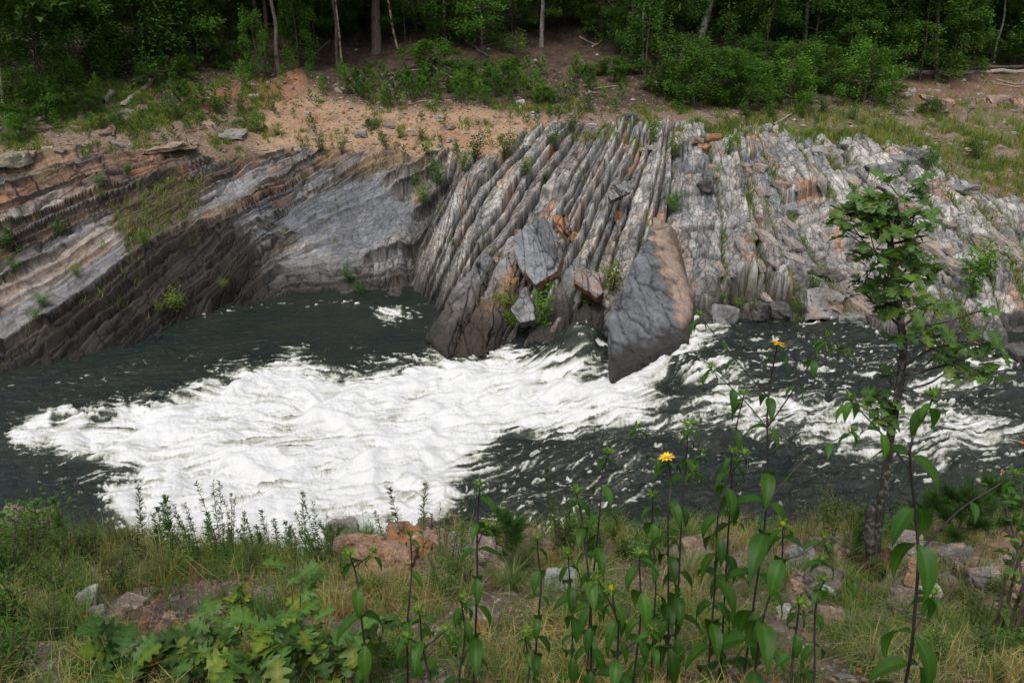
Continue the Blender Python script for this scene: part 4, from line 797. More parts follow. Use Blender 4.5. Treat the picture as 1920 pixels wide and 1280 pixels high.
# ================================================================== deadwood
def wood(line, Yoff, r0, r1, head, place, mat='dead', name='fallen_branch', lift=.08, cat='branch', Yfix=None):
    P = []
    for (u, v) in line:
        X, Y, Zc = hit_far(u, v, 16, 70); P.append((X, Y, Zc + lift))
    P = smooth_path(P, max(6, len(P) * 4)); o_ = P[0].copy(); rs_ = np.random.RandomState(int(line[0][0]))
    P2 = P - o_ + rs_.normal(0, r0 * .25, P.shape); V, Fc = tube(P2, np.linspace(r0, r1, len(P)), 8, .25, int(line[0][0]))
    ob = obj(name, mesh_np(name, V, Fc, M[mat]), None, tuple(o_)); lab(ob, head, place, cat, 'dead wood on the far bank', line[0][0], line[0][1]); return ob
for a in [([(230, 204), (262, 176), (292, 148)], .13, .09, 'straight pale barkless log', 'leaning over the red bank', 'dead', 'fallen_log'), ([(190, 197), (215, 176)], .14, .11, 'short broken grey log', 'left of the pale log'), ([(252, 158), (290, 140), (350, 130)], .09, .05, 'pale curved branch', 'in the brush pile'),
          ([(268, 150), (310, 128), (345, 140)], .07, .04, 'bent grey branch', 'in the brush pile'), ([(240, 170), (300, 130), (330, 122)], .06, .03, 'thin grey branch', 'in the brush pile'), ([(213, 262), (216, 240), (218, 222)], .06, .05, 'dark upright snag', 'below the brush pile', 'deadd'), ([(186, 258), (212, 252)], .05, .04, 'short dark stick', 'below the brush pile', 'deadd'),
          ([(1622, 134), (1700, 136), (1780, 140), (1925, 136)], .15, .12, 'long grey fallen trunk', 'along the right forest edge', 'dead', 'fallen_log'), ([(1650, 128), (1760, 132), (1930, 128)], .10, .08, 'second thinner fallen trunk', 'behind the long trunk', 'deadd', 'fallen_log'), ([(1868, 152), (1900, 160), (1930, 158)], .03, .02, 'thin pale branch', 'under the long trunk'), ([(1870, 160), (1905, 166), (1930, 164)], .03, .02, 'thin bare branch', 'above the red rubble'),
          ([(805, 126), (835, 142), (862, 156)], .07, .05, 'pale leaning branch', 'above the seedling patch'), ([(812, 113), (845, 135), (850, 145)], .05, .03, 'short grey branch', 'above the seedling patch'), ([(868, 76), (890, 92), (915, 110)], .09, .07, 'brown fallen pole', 'on the littered hillside', 'deadd'), ([(715, 145), (770, 136), (803, 133)], .035, .02, 'long thin bare twig', 'below the thick brown trunk'),
          ([(722, 160), (745, 142), (765, 128)], .03, .02, 'forked bare twig', 'below the thick brown trunk'), ([(878, 138), (882, 124), (886, 114)], .03, .015, 'white curled twig', 'above the seedling patch'), ([(780, 48), (830, 50), (872, 54)], .2, .17, 'thick dark fallen log', 'in the shade behind the saplings', 'deadd', 'fallen_log'), ([(1108, 47), (1150, 60), (1195, 73)], .07, .05, 'fallen pole', 'on the hillside in the shade', 'deadd'),
          ([(1085, 72), (1105, 82), (1118, 88)], .06, .04, 'short pale branch', 'on the hillside in the shade'), ([(1110, 92), (1128, 80)], .05, .04, 'short grey stick', 'on the hillside in the shade'), ([(1112, 170), (1160, 164)], .03, .02, 'thin stick', 'below the leaf littered hillside'), ([(1222, 156), (1245, 163), (1270, 171)], .06, .05, 'pale branch end', 'below the dark right bushes'), ([(1450, 238), (1475, 222), (1490, 212)], .05, .03, 'grey driftwood stick', 'below the right bushes'),
          ([(60, 235), (100, 225), (150, 222)], .04, .02, 'dark bare branch', 'under the left forest edge', 'deadd'), ([(80, 250), (110, 235), (130, 215)], .04, .02, 'dark arching branch', 'under the left forest edge', 'deadd'), ([(40, 245), (90, 245), (130, 240)], .03, .02, 'low dark branch', 'under the left forest edge', 'deadd'), ([(595, 100), (608, 88), (620, 80)], .03, .02, 'pale twig', 'beside the slim twin trunks'), ([(1470, 182), (1510, 179)], .05, .04, 'pale log end', 'under the right bushes'), ([(780, 196), (800, 192), (830, 196)], .03, .02, 'bleached stick', 'in the seedling patch')]:
    wood(a[0], 0, a[1], a[2], a[3], a[4], a[5] if len(a) > 5 else 'dead', a[6] if len(a) > 6 else 'fallen_branch', .08, 'log' if len(a) > 6 else 'branch')
# ================================================================== forest
V_CAN = [canopy_tree(400 + k, 17 + 2 * (k % 3), .2, .33 if k < 3 else .30, 3.6) for k in range(4)]
def trunk_tree(ub, vb, ut, wpx, mat, head, place, vt=0, Yb=None, straight=False):
    X, Y, Zc = hit_far(ub, vb, 18, 80) if Yb is None else unproj(ub, vb, Yb)
    t = math.hypot(Y, H - Zc); r = wpx * t / F / 2
    xt, _, zt = unproj(ut, vt, Y); hvis = max(zt - Zc, 1.5); lx = (xt - X) / hvis
    rs_ = np.random.RandomState(int(ub)); hh = rs_.uniform(15, 19); tb = Bag()
    pth = [(0, 0, -.5)] + [(lx * z + rs_.normal(0, .04 + .012 * z), rs_.normal(0, .05 + .01 * z), z) for z in (1.0, 2.2, 3.6, 5.5, 8, 11, hh)]
    pth = smooth_path(pth, 36); rr = r * np.linspace(1.05, .25, 36); rr[:3] *= [1.5, 1.25, 1.1]
    tb.add(*tube(pth, rr, 10, .12, int(ub)))
    r_ = empty('tree', (X, Y, Zc)); m1 = tb.mesh('trunk', M[mat], True); obj('trunk', m1, r_)
    c = obj('crown', V_CAN[int(ub) % 4][1], r_); top = pth[int(35 * .6)]; base = 8.; c.location = (top[0] * .8, top[1], 0); s = min(1., .55 + wpx * .03); c.scale = (s, s, hh / 18); c.rotation_euler = (0, 0, ub)
    if wpx > 5:
        br = Bag()
        for k in range(4):
            z = rs_.uniform(2.5, 7); p0 = pth[np.argmin(abs(pth[:, 2] - z))]; a = rs_.rand() * 6.28; L_ = rs_.uniform(.3, .9); br.add(*tube([p0, p0 + [math.cos(a) * L_ * .5, math.sin(a) * L_ * .5, .05], p0 + [math.cos(a) * L_, math.sin(a) * L_, .2]], [r * .2, r * .13, r * .06], 5))
        obj('dead_branch', br.mesh('dead_branch', M[mat]), r_)
    lab(r_, head, place, 'tree', 'trees of the far forest edge', ub, vb); return r_
for a in [(140, 160, 95, 9, 'bark_grey', 'grey forked leaning tree trunk', 'in the left thicket'), (133, 120, 116, 5, 'bark_grey', 'thin grey trunk twin', 'beside the forked leaning trunk'), (12, 222, -2, 7, 'bark_pale', 'short pale grey trunk', 'at the left edge of the forest', 130), (390, 93, 370, 13, 'bark_pale', 'cream trunk with peeling bark', 'behind the brush pile'),
          (487, 70, 474, 9, 'bark_grey', 'leaning grey trunk', 'left of the brown trunk above the red bank'), (500, 74, 497, 8, 'bark', 'upright dim trunk', 'beside the leaning grey trunk'), (524, 141, 512, 8, 'bark', 'slim brown trunk', 'above the red bank'), (632, 128, 621, 6, 'bark', 'slim brown trunk', 'rising from the litter left of the thick trunk'), (640, 120, 630, 4, 'bark_pale', 'whitish thin trunk', 'beside the slim brown one'),
          (705, 98, 706, 18, 'bark', 'thick brown pine trunk', 'standing alone on the littered slope'), (749, 92, 727, 4, 'bark_pale', 'thin white leaning sapling', 'right of the thick trunk'), (836, 76, 832, 6, 'bark_grey', 'grey trunk of a leafy sapling', 'left of the central shade'), (1015, 88, 1015, 8, 'bark_grey', 'short grey trunk', 'in the middle of the shaded slope', 50), (1305, 92, 1334, 13, 'bark_grey', 'stout grey trunk leaning right', 'above the dark right bushes'),
          (1345, 45, 1354, 4, 'bark_grey', 'thin grey trunk', 'right of the stout leaning trunk'), (1486, 88, 1491, 8, 'bark_pale', 'pale upright trunk', 'over the yellow green bush'), (1505, 100, 1516, 8, 'bark_grey', 'mottled grey trunk', 'next to the pale upright trunk'), (1563, 108, 1583, 6, 'bark_grey', 'slender grey trunk', 'leaning right over the bushes'), (1597, 93, 1611, 7, 'bark_pale', 'pale trunk with leafy shoots', 'behind the bright bush'),
          (1703, 116, 1712, 12, 'bark', 'dark brown trunk', 'left of the fallen log fork'), (1760, 148, 1757, 9, 'bark', 'dark trunk with flared foot', 'in front of the fallen trunk'), (1778, 124, 1796, 10, 'bark', 'dark trunk leaning right', 'behind the fallen trunk'), (1692, 112, 1708, 3, 'bark_grey', 'thin grey pole', 'beside the dark brown trunk', 50), (1815, 92, 1822, 4, 'bark_grey', 'thin distant trunk', 'in the dark right woods', 55), (1864, 118, 1870, 4, 'bark_grey', 'thin distant trunk', 'right of the leaning dark trunk', 85),
          (152, 35, 150, 9, 'bark', 'dim brown trunk', 'deep behind the left thicket'), (62, 145, 62, 3, 'bark_grey', 'thin grey pole', 'in the left thicket', 80), (1010 - 230, 60, 780, 6, 'bark', 'dim slim trunk', 'behind the white leaning sapling'), (1184, 105, 1186, 4, 'bark_grey', 'thin pole', 'left of the dark right bushes'), (1207, 130, 1209, 4, 'bark_grey', 'thin leaning pole', 'among the low dark saplings')]:
    trunk_tree(*a[:7], vt=a[7] if len(a) > 7 else 0)
# deeper trees: trunks fade into the shade of their own crowns
rs = np.random.RandomState(5); nb_ = 0
for k in range(70):
    Y = rs.uniform(49, 74); X = rs.uniform(-.98, .98) * Y * .78; Zc = float(z_far(X, Y)); 
    t_, c_ = V_CAN[k % 4]; s = rs.uniform(.8, 1.15); r_ = plant('tree', (t_, c_), (X, Y, Zc), (s, s, s * rs.uniform(.85, 1.05)), rs.rand() * 6.28); u, v = proj(X, Y, Zc)
    tag(r_, 'tall forest tree standing deep in the shade behind the edge trees', 'tree', 'deep forest trees')
# understory
UT = [spray_tree(500, 3.6, 1.7, 22, 85, .12, ((.035, .095, .015), (.07, .16, .025))), spray_tree(501, 4.2, 1.9, 24, 85, .12, ((.05, .13, .018), (.10, .21, .03))), spray_tree(502, 2.4, 1.5, 18, 85, .11, ((.042, .11, .016), (.085, .17, .026)), .05), spray_tree(503, 2.0, 1.4, 20, 80, .11, ((.05, .13, .016), (.10, .20, .028)), .05), spray_tree(504, 3.2, 1.1, 20, 70, .11, ((.05, .13, .018), (.10, .21, .03)), .1)]
UM = [(700, 80, 'left of the thick brown trunk'), (60, 100, 'at the far left of the thicket'), (180, 90, 'around the forked leaning trunk'), (290, 90, 'above the brush pile'), (400, 80, 'by the cream peeling trunk'), (560, 80, 'behind the slim brown trunk'), (860, 50, 'above the fallen brown pole'), (1030, 60, 'in the central shade'), (1190, 80, 'left of the stout leaning trunk'),
      (1330, 140, 'under the stout leaning trunk'), (1500, 130, 'under the pale upright trunk'), (1640, 150, 'left of the fallen trunk'), (1700, 60, 'around the dark brown trunk'), (1860, 70, 'at the far right woods'), (250, 180, 'at the left end of the red bank'), (80, 210, 'below the left thicket')]
UL = ['tall dark layered understory tree', 'leafy green understory tree', 'spreading green bush', 'bright green bush', 'narrow leafy sapling']
def under(u, v, wpx, kind, hs_=1., Yb=None):
    X, Y, Zc = hit_far(u, v, 18, 80) if Yb is None else (*unproj(u, v, Yb)[:2], float(z_far(unproj(u, v, Yb)[0], Yb)))
    t = math.hypot(Y, H - Zc); base_w = [3.0, 3.3, 2.7, 2.5, 2.0][kind]; s = wpx * t / F / base_w
    r_ = plant('understory_tree' if kind in (0, 1, 4) else 'bush', UT[kind], (X, Y, Zc), (s, s, s * hs_), RNG.uniform(0, 6.28)); lab(r_, UL[kind], place_of(u, v, UM), 'tree' if kind in (0, 1, 4) else 'bush', 'understory at the forest edge', u, v)
for a in [(30, 190, 150, 1, 1.2), (80, 175, 170, 0, 1.2), (150, 165, 120, 4, 1.2), (200, 150, 190, 1, 1.), (270, 135, 190, 0, 1.1), (330, 120, 180, 1, .9), (120, 120, 200, 0, 1.2), (230, 100, 200, 1, 1.2), (20, 130, 200, 1, 1.1), (375, 120, 110, 2, 1.), (400, 95, 130, 0, .8), (440, 60, 160, 0, 1.), (486, 148, 62, 4, 1.1), (560, 125, 70, 4, 1.3), (590, 90, 130, 1, .8),
          (560, 60, 150, 0, .8), (640, 70, 120, 1, .7), (90, 222, 90, 3, .9), (40, 262, 60, 3, .9), (20, 240, 60, 2, .8), (160, 215, 70, 2, .6), (280, 165, 60, 2, .6), (690, 40, 100, 0, .7), (760, 75, 110, 1, .7), (835, 92, 90, 4, 1.2), (905, 100, 150, 1, .8), (810, 128, 110, 3, .5), (860, 60, 120, 1, .8), (960, 60, 110, 0, .8), (1020, 62, 130, 1, .6),
          (1060, 50, 100, 0, .7), (1110, 40, 110, 0, .7), (1150, 145, 80, 3, .5), (1130, 75, 90, 1, .5), (1180, 110, 100, 0, 1.), (1210, 145, 90, 4, 1.), (1235, 110, 120, 0, 1.), (1270, 185, 120, 2, .9), (1330, 190, 130, 0, .55), (1380, 185, 110, 0, .6), (1300, 150, 120, 0, .5), (1400, 160, 80, 3, .8), (1430, 150, 110, 0, .5), (1480, 165, 120, 2, .7), (1535, 155, 110, 3, .7),
          (1560, 175, 100, 2, .6), (1620, 195, 110, 3, 1.1), (1650, 175, 80, 3, .7), (1660, 90, 90, 4, .9), (1740, 70, 130, 0, .8), (1810, 60, 150, 0, .8), (1870, 75, 140, 1, .8), (1920, 90, 130, 1, .9), (1840, 110, 60, 2, .5), (1900, 118, 70, 2, .5), (1730, 105, 50, 2, .5),
          (1745, 215, 60, 2, .5), (50, 215, 110, 2, .8), (130, 195, 90, 2, .9), (330, 150, 80, 3, .6), (440, 130, 70, 2, .7), (870, 170, 80, 3, .7), (930, 165, 90, 2, .6), (780, 165, 60, 3, .6), (1020, 190, 60, 3, .5), (1300, 200, 120, 2, .9), (1400, 205, 100, 3, .7), (1480, 195, 110, 3, .8), (1225, 170, 60, 2, .5), (1095, 140, 40, 3, .5), (960, 130, 50, 3, .5), (1230, 50, 140, 0, 1.), (10, 60, 160, 0, 1.), (180, 40, 200, 0, 1.)]:
    under(*a)
rs = np.random.RandomState(15)
for k in range(260):                                     # the dim second rank
    Y = rs.uniform(44, 70); X = rs.uniform(-.8, .8) * Y * .85
    if abs(X / Y - .02) < .10 and Y < 50: continue
    k2 = int(rs.choice([0, 0, 1, 4])); s = rs.uniform(.9, 1.5); r_ = plant('understory_tree', UT[k2], (X, Y, float(z_far(X, Y))), (s, s, s), rs.rand() * 6.28)
    tag(r_, 'dim leafy understory tree standing in the deep shade of the woods', 'tree', 'deep understory trees')
# pine seedlings and shrubs on the open bank
PS = [pine_seed(600 + k, 1.0, 700, [G_MID, G_BRIGHT, G_MID][k]) for k in range(3)]
rs = np.random.RandomState(8); SEED_POS = []
for (u0, u1, v0, v1, n) in [(600, 760, 165, 205, 26), (760, 960, 145, 205, 64), (960, 1110, 140, 225, 34), (440, 600, 130, 170, 8), (640, 760, 140, 170, 8), (1100, 1200, 190, 225, 7), (500, 600, 180, 250, 5), (690, 900, 215, 260, 12), (300, 460, 190, 250, 34), (150, 420, 250, 300, 10), (560, 1000, 255, 300, 14), (900, 1060, 215, 245, 8), (40, 300, 195, 262, 34)]:
    for k in range(n): SEED_POS.append((rs.uniform(u0, u1), rs.uniform(v0, v1), rs.uniform(.35, .95)))
SEED_POS += [(118, 225 + 200, .5)] * 0
for i, (u, v, s) in enumerate(SEED_POS):
    X, Y, Zc = hit_far(u, v); r_ = plant('pine_seedling', PS[i % 3], (X, Y, Zc), s * (1.25 if v < 210 else .7), rs.rand() * 6)
    tag(r_, 'young pine seedling growing in the loose soil above the rocks', 'pine seedling', 'pine seedlings on the far slope')
SH_ = [shrub(700, .8, .8, 500, .07, G_MID), shrub(701, .8, .8, 420, .08, G_BRIGHT), shrub(702, 1.0, .6, 380, .10, G_BRIGHT, 5), shrub(703, .6, .8, 420, .06, G_YEL)]
SN = ['small green shrub', 'bright green shrub', 'upright bright green shrub', 'yellow green shrub']
for i, (u, v, hp, k) in enumerate([(270, 462, 30, 1), (113, 445, 34, 0), (82, 575, 30, 1), (70, 610, 26, 1), (795, 385, 40, 1), (775, 300 + 50, 30, 0), (870, 325, 34, 3), (825, 350, 50, 0), (945, 595, 56, 3), (960, 620, 40, 1), (655, 530, 36, 0), (680, 555, 30, 0), (1225, 268, 46, 2), (1365, 290, 36, 1), (330, 585, 46, 3), (420, 548, 20, 3), (300, 590, 24, 3), (890, 300, 50, 0), (945, 300, 50, 0),
                                   (640, 290, 30, 0), (600, 285, 34, 0), (480, 250, 38, 1), (1530, 555, 44, 0), (1822, 560, 90, 2), (1850, 520, 70, 1), (1600, 340 + 30, 24, 1), (1150, 545, 60, 3), (1105, 575, 40, 3), (850, 465, 16, 0), (1415, 590, 26, 3), (1385, 582, 26, 3), (1035, 280, 40, 0), (1070, 250, 36, 0), (1260, 300, 40, 3), (1262, 400, 40, 1), (1020, 345, 20, 0), (985, 330, 36, 3), (195, 380, 22, 0), (240, 330, 24, 0), (190, 360, 24, 1),
                                   (450, 210, 34, 0), (520, 255, 24, 1), (700, 245, 30, 0), (750, 260, 26, 3), (790, 265, 26, 3), (725, 280, 30, 0), (800, 295, 22, 1), (1740, 320, 40, 1), (1690, 330, 30, 0), (1400, 225, 34, 0), (1450, 230, 36, 0), (1500, 220, 40, 1), (1545, 215, 34, 0), (1600, 225, 30, 1), (1830, 300, 44, 0), (10, 470, 44, 0), (30, 520, 30, 0), (145, 520, 26, 3), (220, 240, 40, 0), (340, 225, 40, 0), (410, 215, 36, 0), (1490, 590, 26, 0)]):
    X, Y, Zc = hit_far(u, v); t = math.hypot(Y, H - Zc); s = hp * t / F / [.8, .8, 1., .6][k]; r_ = plant('shrub', SH_[k], (X, Y, Zc), s, rs.rand() * 6)
    lab(r_, SN[k], place_of(u, v, LM), 'shrub', 'shrubs on the far bank', u, v)
X, Y, Zc = hit_far(1022, 622); sp_t = shrub(720, 1.5, .7, 420, .10, G_BRIGHT, 4); r_ = plant('sapling', sp_t, (X, Y, Zc), 1.0, .4); lab(r_, 'bright lime green sapling', 'alone at the foot of the grey beds', 'sapling', 'shrubs on the far bank', 1022, 580)
# far grass: tufts between the beds and on the strip to the right
def grass_bag(PX, PY, zf, hgt, n_each, cols, rs, wid=.012, lean=.35, spr=.08):
    bag = Bag(); n = len(PX) * n_each; X = np.repeat(PX, n_each) + rs.normal(0, spr, n); Y = np.repeat(PY, n_each) + rs.normal(0, spr, n); Z0 = zf(X, Y) - .01
    h_ = np.repeat(hgt, n_each) * rs.uniform(.45, 1.1, n); a = rs.rand(n) * 6.28; l = lean * rs.rand(n) * h_ * 2
    d = np.stack([np.cos(a), np.sin(a), 0 * a], -1); s_ = np.stack([-np.sin(a + rs.normal(0, .8, n)), np.cos(a), 0 * a], -1) * (wid * rs.uniform(.6, 1.3, n))[:, None]
    p0 = np.stack([X, Y, Z0], -1); p1 = p0 + d * (l * .3)[:, None] + [0, 0, 1] * (h_ * .6)[:, None]; p2 = p0 + d * l[:, None] + [0, 0, 1] * (h_ * (1 - .3 * (l / h_) ** 2))[:, None]
    V = np.stack([p0 - s_, p0 + s_, p1 + s_ * .7, p1 - s_ * .7, p2], 1)
    c = rcol(n, *cols, rs) if not isinstance(cols, np.ndarray) else np.repeat(cols, n_each, 0) * (1 + .4 * (rs.rand(n, 1) - .5)); b = np.arange(n)[:, None] * 5
    F4 = np.concatenate([b + [0, 1, 2, 3], b + [3, 2, 4, 4]], 0)
    # the tip is a sliver quad: give it a fifth corner pair
    V = np.concatenate([V, (p2 + s_ * .12)[:, None]], 1); b = np.arange(n)[:, None] * 6
    F4 = np.concatenate([b + [0, 1, 2, 3], b + [3, 2, 5, 4]], 0); bag.add(V, F4, np.repeat(c, 6, 0)); return bag
rs = np.random.RandomState(21)
ii = rs.randint(0, Z.size, 260000); ry, rx = np.unravel_index(ii, Z.shape); ug, vg = U[ry, rx], V_[ry, rx]
area = Ys[ry] * np.gradient(Ys)[ry]; area = area / area.max()
seam = np.exp(-(e0[ry, rx] / 5.) ** 2) * rock[ry, rx]
gm = fbm(XX[ry, rx] * .6, YY[ry, rx] * .6, 3, 301)
pr_ = .55 * m_grassR(ug, vg) * sstep(-.25, .1, gm) + seam * sstep(1150, 1500, ug) * (.35 + 1.4 * sstep(-.1, .3, gm)) + seam * .12 * sstep(0., .3, gm) + .6 * sstep(240, 200, vg) * sstep(140, 165, vg) * sstep(-.05, .25, gm) * (1 - m_dirt(ug, vg)) + .25 * m_browndirt(ug, vg) + (.9 * sstep(262, 235, vg) * sstep(-.25, .15, gm) + .6 * sstep(310, 270, vg) * sstep(.0, .25, gm)) * sstep(520, 440, ug) + .5 * sstep(300, 260, vg) * sstep(.08, .3, gm)
ok = (rs.rand(len(ii)) < pr_ * np.clip(.25 + area + .35 * rock[ry, rx], 0, 1)) & (Z[ry, rx] > .25) & (np.abs(XX[ry, rx]) < YY[ry, rx] * .82) & (vg > 150) & (vg < 640)
gx, gy = XX[ry, rx][ok], YY[ry, rx][ok]; sel = rs.permutation(len(gx))[:30000]; gx, gy = gx[sel], gy[sel]
cz = np.where((rs.rand(len(gx)) < .35)[:, None], [.24, .22, .07], np.where((rs.rand(len(gx)) < .5)[:, None], [.13, .21, .035], [.09, .15, .03])) * (1. + .0)
ugx, vgx = proj(gx, gy, z_far(gx, gy)); big_ = m_grassR(ugx, vgx)
tag(obj('grass', grass_bag(gx, gy, z_far, .20 + .20 * big_ + .08 * rs.rand(len(gx)), 12, cz, rs, .011, .4, .06).mesh('grass', M['grass'])), 'green and straw coloured grass growing in the rock joints', 'grass', None, 'stuff')
# gravel and chips of stone on the soil
rs = np.random.RandomState(22); ii = rs.randint(0, Z.size, 90000); ry, rx = np.unravel_index(ii, Z.shape); ug, vg = U[ry, rx], V_[ry, rx]
ok = (rock[ry, rx] < .45) & (vg > 60) & (np.abs(XX[ry, rx]) < YY[ry, rx] * .8) & (rs.rand(len(ii)) < np.where(vg > 130, .5, .18)); gx, gy = XX[ry, rx][ok][:9000], YY[ry, rx][ok][:9000]; n = len(gx)
sz = rs.uniform(.025, .06, n) * (1 + 2.2 * (rs.rand(n) < .07)); dirs = ICO2[:12] if False else unit(np.array([[1, 0, 0], [-1, 0, 0], [0, 1, 0], [0, -1, 0], [0, 0, 1], [0, 0, -1]], float))
rr = rs.uniform(.6, 1.2, (n, 6, 1)); ang = rs.rand(n) * 3; Vg = dirs[None] * rr * sz[:, None, None] * [1.2, .9, .6]; ca, sa = np.cos(ang)[:, None], np.sin(ang)[:, None]
Vg = np.stack([Vg[..., 0] * ca - Vg[..., 1] * sa, Vg[..., 0] * sa + Vg[..., 1] * ca, Vg[..., 2]], -1) + np.stack([gx, gy, z_far(gx, gy) + .01], -1)[:, None]
T8 = np.array([[0, 2, 4], [2, 1, 4], [1, 3, 4], [3, 0, 4], [2, 0, 5], [1, 2, 5], [3, 1, 5], [0, 3, 5]]); Fg = (np.arange(n)[:, None, None] * 6 + T8).reshape(-1, 3)
cg = np.array([(.42, .33, .25), (.30, .22, .16), (.5, .47, .42), (.33, .17, .09), (.22, .2, .19)])[rs.randint(0, 5, n)] * .8
tag(obj('gravel', mesh_np('gravel', Vg, Fg, M['stone'], np.repeat(cg, 6, 0), smooth=False)), 'small angular stones strewn over the far slope', 'gravel', None, 'stuff')
# ================================================================== near bank
CN = []
for u, rows in {
    -700: [(1010, 6.0), (1150, 3.7), (1280, 2.3), (1600, 1.0)],
    100: [(1030, 6.0), (1150, 3.6), (1280, 2.25), (1600, 1.0)],
    700: [(1030, 5.9), (1150, 3.6), (1280, 2.2), (1600, 1.0)],
    1200: [(1040, 5.7), (1150, 3.6), (1280, 2.2), (1600, 1.0)],
    1640: [(1045, 5.1), (1150, 3.5), (1280, 2.2), (1600, 1.0)],
    2000: [(1010, 5.6), (1150, 3.6), (1280, 2.2), (1600, 1.0)],
    2600: [(1000, 5.8), (1150, 3.7), (1280, 2.3), (1600, 1.0)]}.items():
    CN += [unproj(u, v, y) for v, y in rows]
CN += [(x, 7.3, 2.7) for x in (-9, -5, 0, 4, 9)] + [(x, 8.6, .7) for x in (-9, -5, 0, 4, 9)] + [(x, 10, -1) for x in (-10, 0, 10)] + [(x, -2, 7.4) for x in (-6, 0, 6)]
CN = np.array(CN)
XN, YN = np.meshgrid(np.linspace(-9.5, 9.5, 900), np.linspace(-.6, 9.6, 560))
zb = Lat(-11, 11, .25, -2.2, 10.5, .25, tps(CN[:, :2], CN[:, 2], 1e-5))(XN, YN)
ZN = zb + .10 * fbm(XN * .7, YN * .7, 4, 401) + .035 * fbm(XN * 4, YN * 4, 5, 405, .6) + .2 * fbm(XN * .9, YN * .9, 2, 409) * sstep(5.3, 6.5, YN)
UN, VN = proj(XN, YN, ZN)
rkN = np.maximum(sstep(16, -8, -sdf([(615, 985), (700, 1000), (900, 985), (1010, 1010), (960, 1060), (860, 1090), (720, 1075), (640, 1040)])(UN, VN + 14 * fbm(XN * 2, YN * 2, 3, 421))), sstep(16, -8, -sdf([(1440, 1040), (1560, 1010), (1700, 990), (1960, 980), (1960, 1190), (1820, 1140), (1700, 1130), (1600, 1090), (1480, 1110), (1440, 1050), (1200, 1045), (1010, 1040), (1010, 1012), (1200, 1010), (1440, 1008)])(UN, VN + 18 * fbm(XN * 2, YN * 2, 3, 422))))
fN, fcN, fiN = facets(XN * 3.2 + YN * .8, YN * 2.6 - XN * .9, 425, .1); gN, gcN, giN = facets(XN * 9 + YN * 3, YN * 7, 427, .1)
ZN = ZN + rkN * (.16 * fN - .06 * fcN + .035 * gN - .015 * gcN + .10 + .12 * np.abs(((XN * 1.8 + YN * 1.1 + .4 * fbm(XN, YN, 3, 429)) % 1) - .5))
m1_, m2_ = fbm(XN * 1.1, YN * 1.1, 4, 411), fbm(XN * 8, YN * 8, 3, 415)
cN = cmix(np.broadcast_to(P3(.15, .105, .08), ZN.shape + (3,)), P3(.24, .175, .14), np.clip(.5 + m1_ + .8 * m2_, 0, 1))
cN = cmix(cN, P3(.09, .10, .03), sstep(.0, .3, m1_) * .5)
rcN = cmix(np.broadcast_to(P3(.36, .22, .16), ZN.shape + (3,)), P3(.34, .31, .29), np.clip(.5 + 1.2 * fbm(XN * 1.5, YN * 1.5, 3, 431) + .6 * (rnd(fiN, 7) - .5), 0, 1)); rcN = cmix(rcN, P3(.30, .13, .06), .5 * (rnd(fiN, 8) > .8)); rcN = rcN * ((.8 + .4 * rnd(fiN, 9)) * (1 - .6 * fcN) * (1 - .3 * gcN))[..., None]
cN = cmix(cN, rcN, rkN)
me = mesh_np('near_bank', np.stack([XN, YN, ZN], -1), grid_faces(560, 900), M['soil'], cN); tag(obj('near_bank_ground', me), kind='structure')
def z_near(X, Y):
    X = np.asarray(X, float); Y = np.asarray(Y, float); fi = np.clip((X + 9.5) / 19 * 899, 0, 898.9); fj = np.clip((Y + .6) / 10.2 * 559, 0, 558.9); i = fi.astype(int); j = fj.astype(int); a = fi - i; b = fj - j
    return (ZN[j, i] * (1 - a) + ZN[j, i + 1] * a) * (1 - b) + (ZN[j + 1, i] * (1 - a) + ZN[j + 1, i + 1] * a) * b
def hit_near(u, v):
    ys = np.linspace(.5, 8.5, 1600); a = (640 - v) / F; t = ys / (CP + SP * a); xs = t * (u - 960) / F; zs = H + t * (-SP + CP * a); d = zs - z_near(xs, ys)
    i = int(np.argmax(d < 0)) if (d < 0).any() else int(np.argmin(d))
    return float(xs[i]), float(ys[i]), float(z_near(xs[i], ys[i]))
NL = [(90, 990, 'at the left end of the near bank'), (170, 1110, 'beside the bare gravel patch'), (100, 1240, 'in the lower left corner'), (660, 990, 'at the edge over the white water'), (780, 1030, 'in the pink outcrop'), (1000, 1010, 'right of the pink outcrop'), (1050, 1080, 'in the grass below the water edge'), (1220, 1010, 'among the lime leaves'),
      (1380, 1030, 'left of the oak foot among sunflowers'), (1540, 1070, 'between sunflowers left of the oak'), (1640, 1100, 'at the foot of the oak'), (1780, 1040, 'in the right rock pile'), (1880, 1080, 'at the right edge of the rock pile'), (1850, 1230, 'in the lower right corner'), (900, 1150, 'on the red brown litter'), (300, 1120, 'around the gravel patch'), (430, 930, 'in front of the foam at the left'), (560, 960, 'in front of the widest foam')]
def near_stone(u, v, wp, hp, cr, head, seed, c=None, ca=.3, rot=(0, 0, 0), th=.6, ico=ICO5, rough=.03, box=.08, lam=.0, name='rock', up=.25):
    X, Y, Zc = hit_near(u, v + hp * .4); s = math.hypot(Y, H - Zc) / F; size = (wp * s * .6, wp * s * .6 * th, hp * s * .62)
    o = stone(name, seed, (X, Y, Zc + size[2] * up), size, rot, cr, c, ca, box, rough, ico, 7, lam); lab(o, head, place_of(u, v, NL), 'rock', 'rocks on the near bank', u, v); return o
BR = ((.24, .17, .14), (.36, .28, .24))
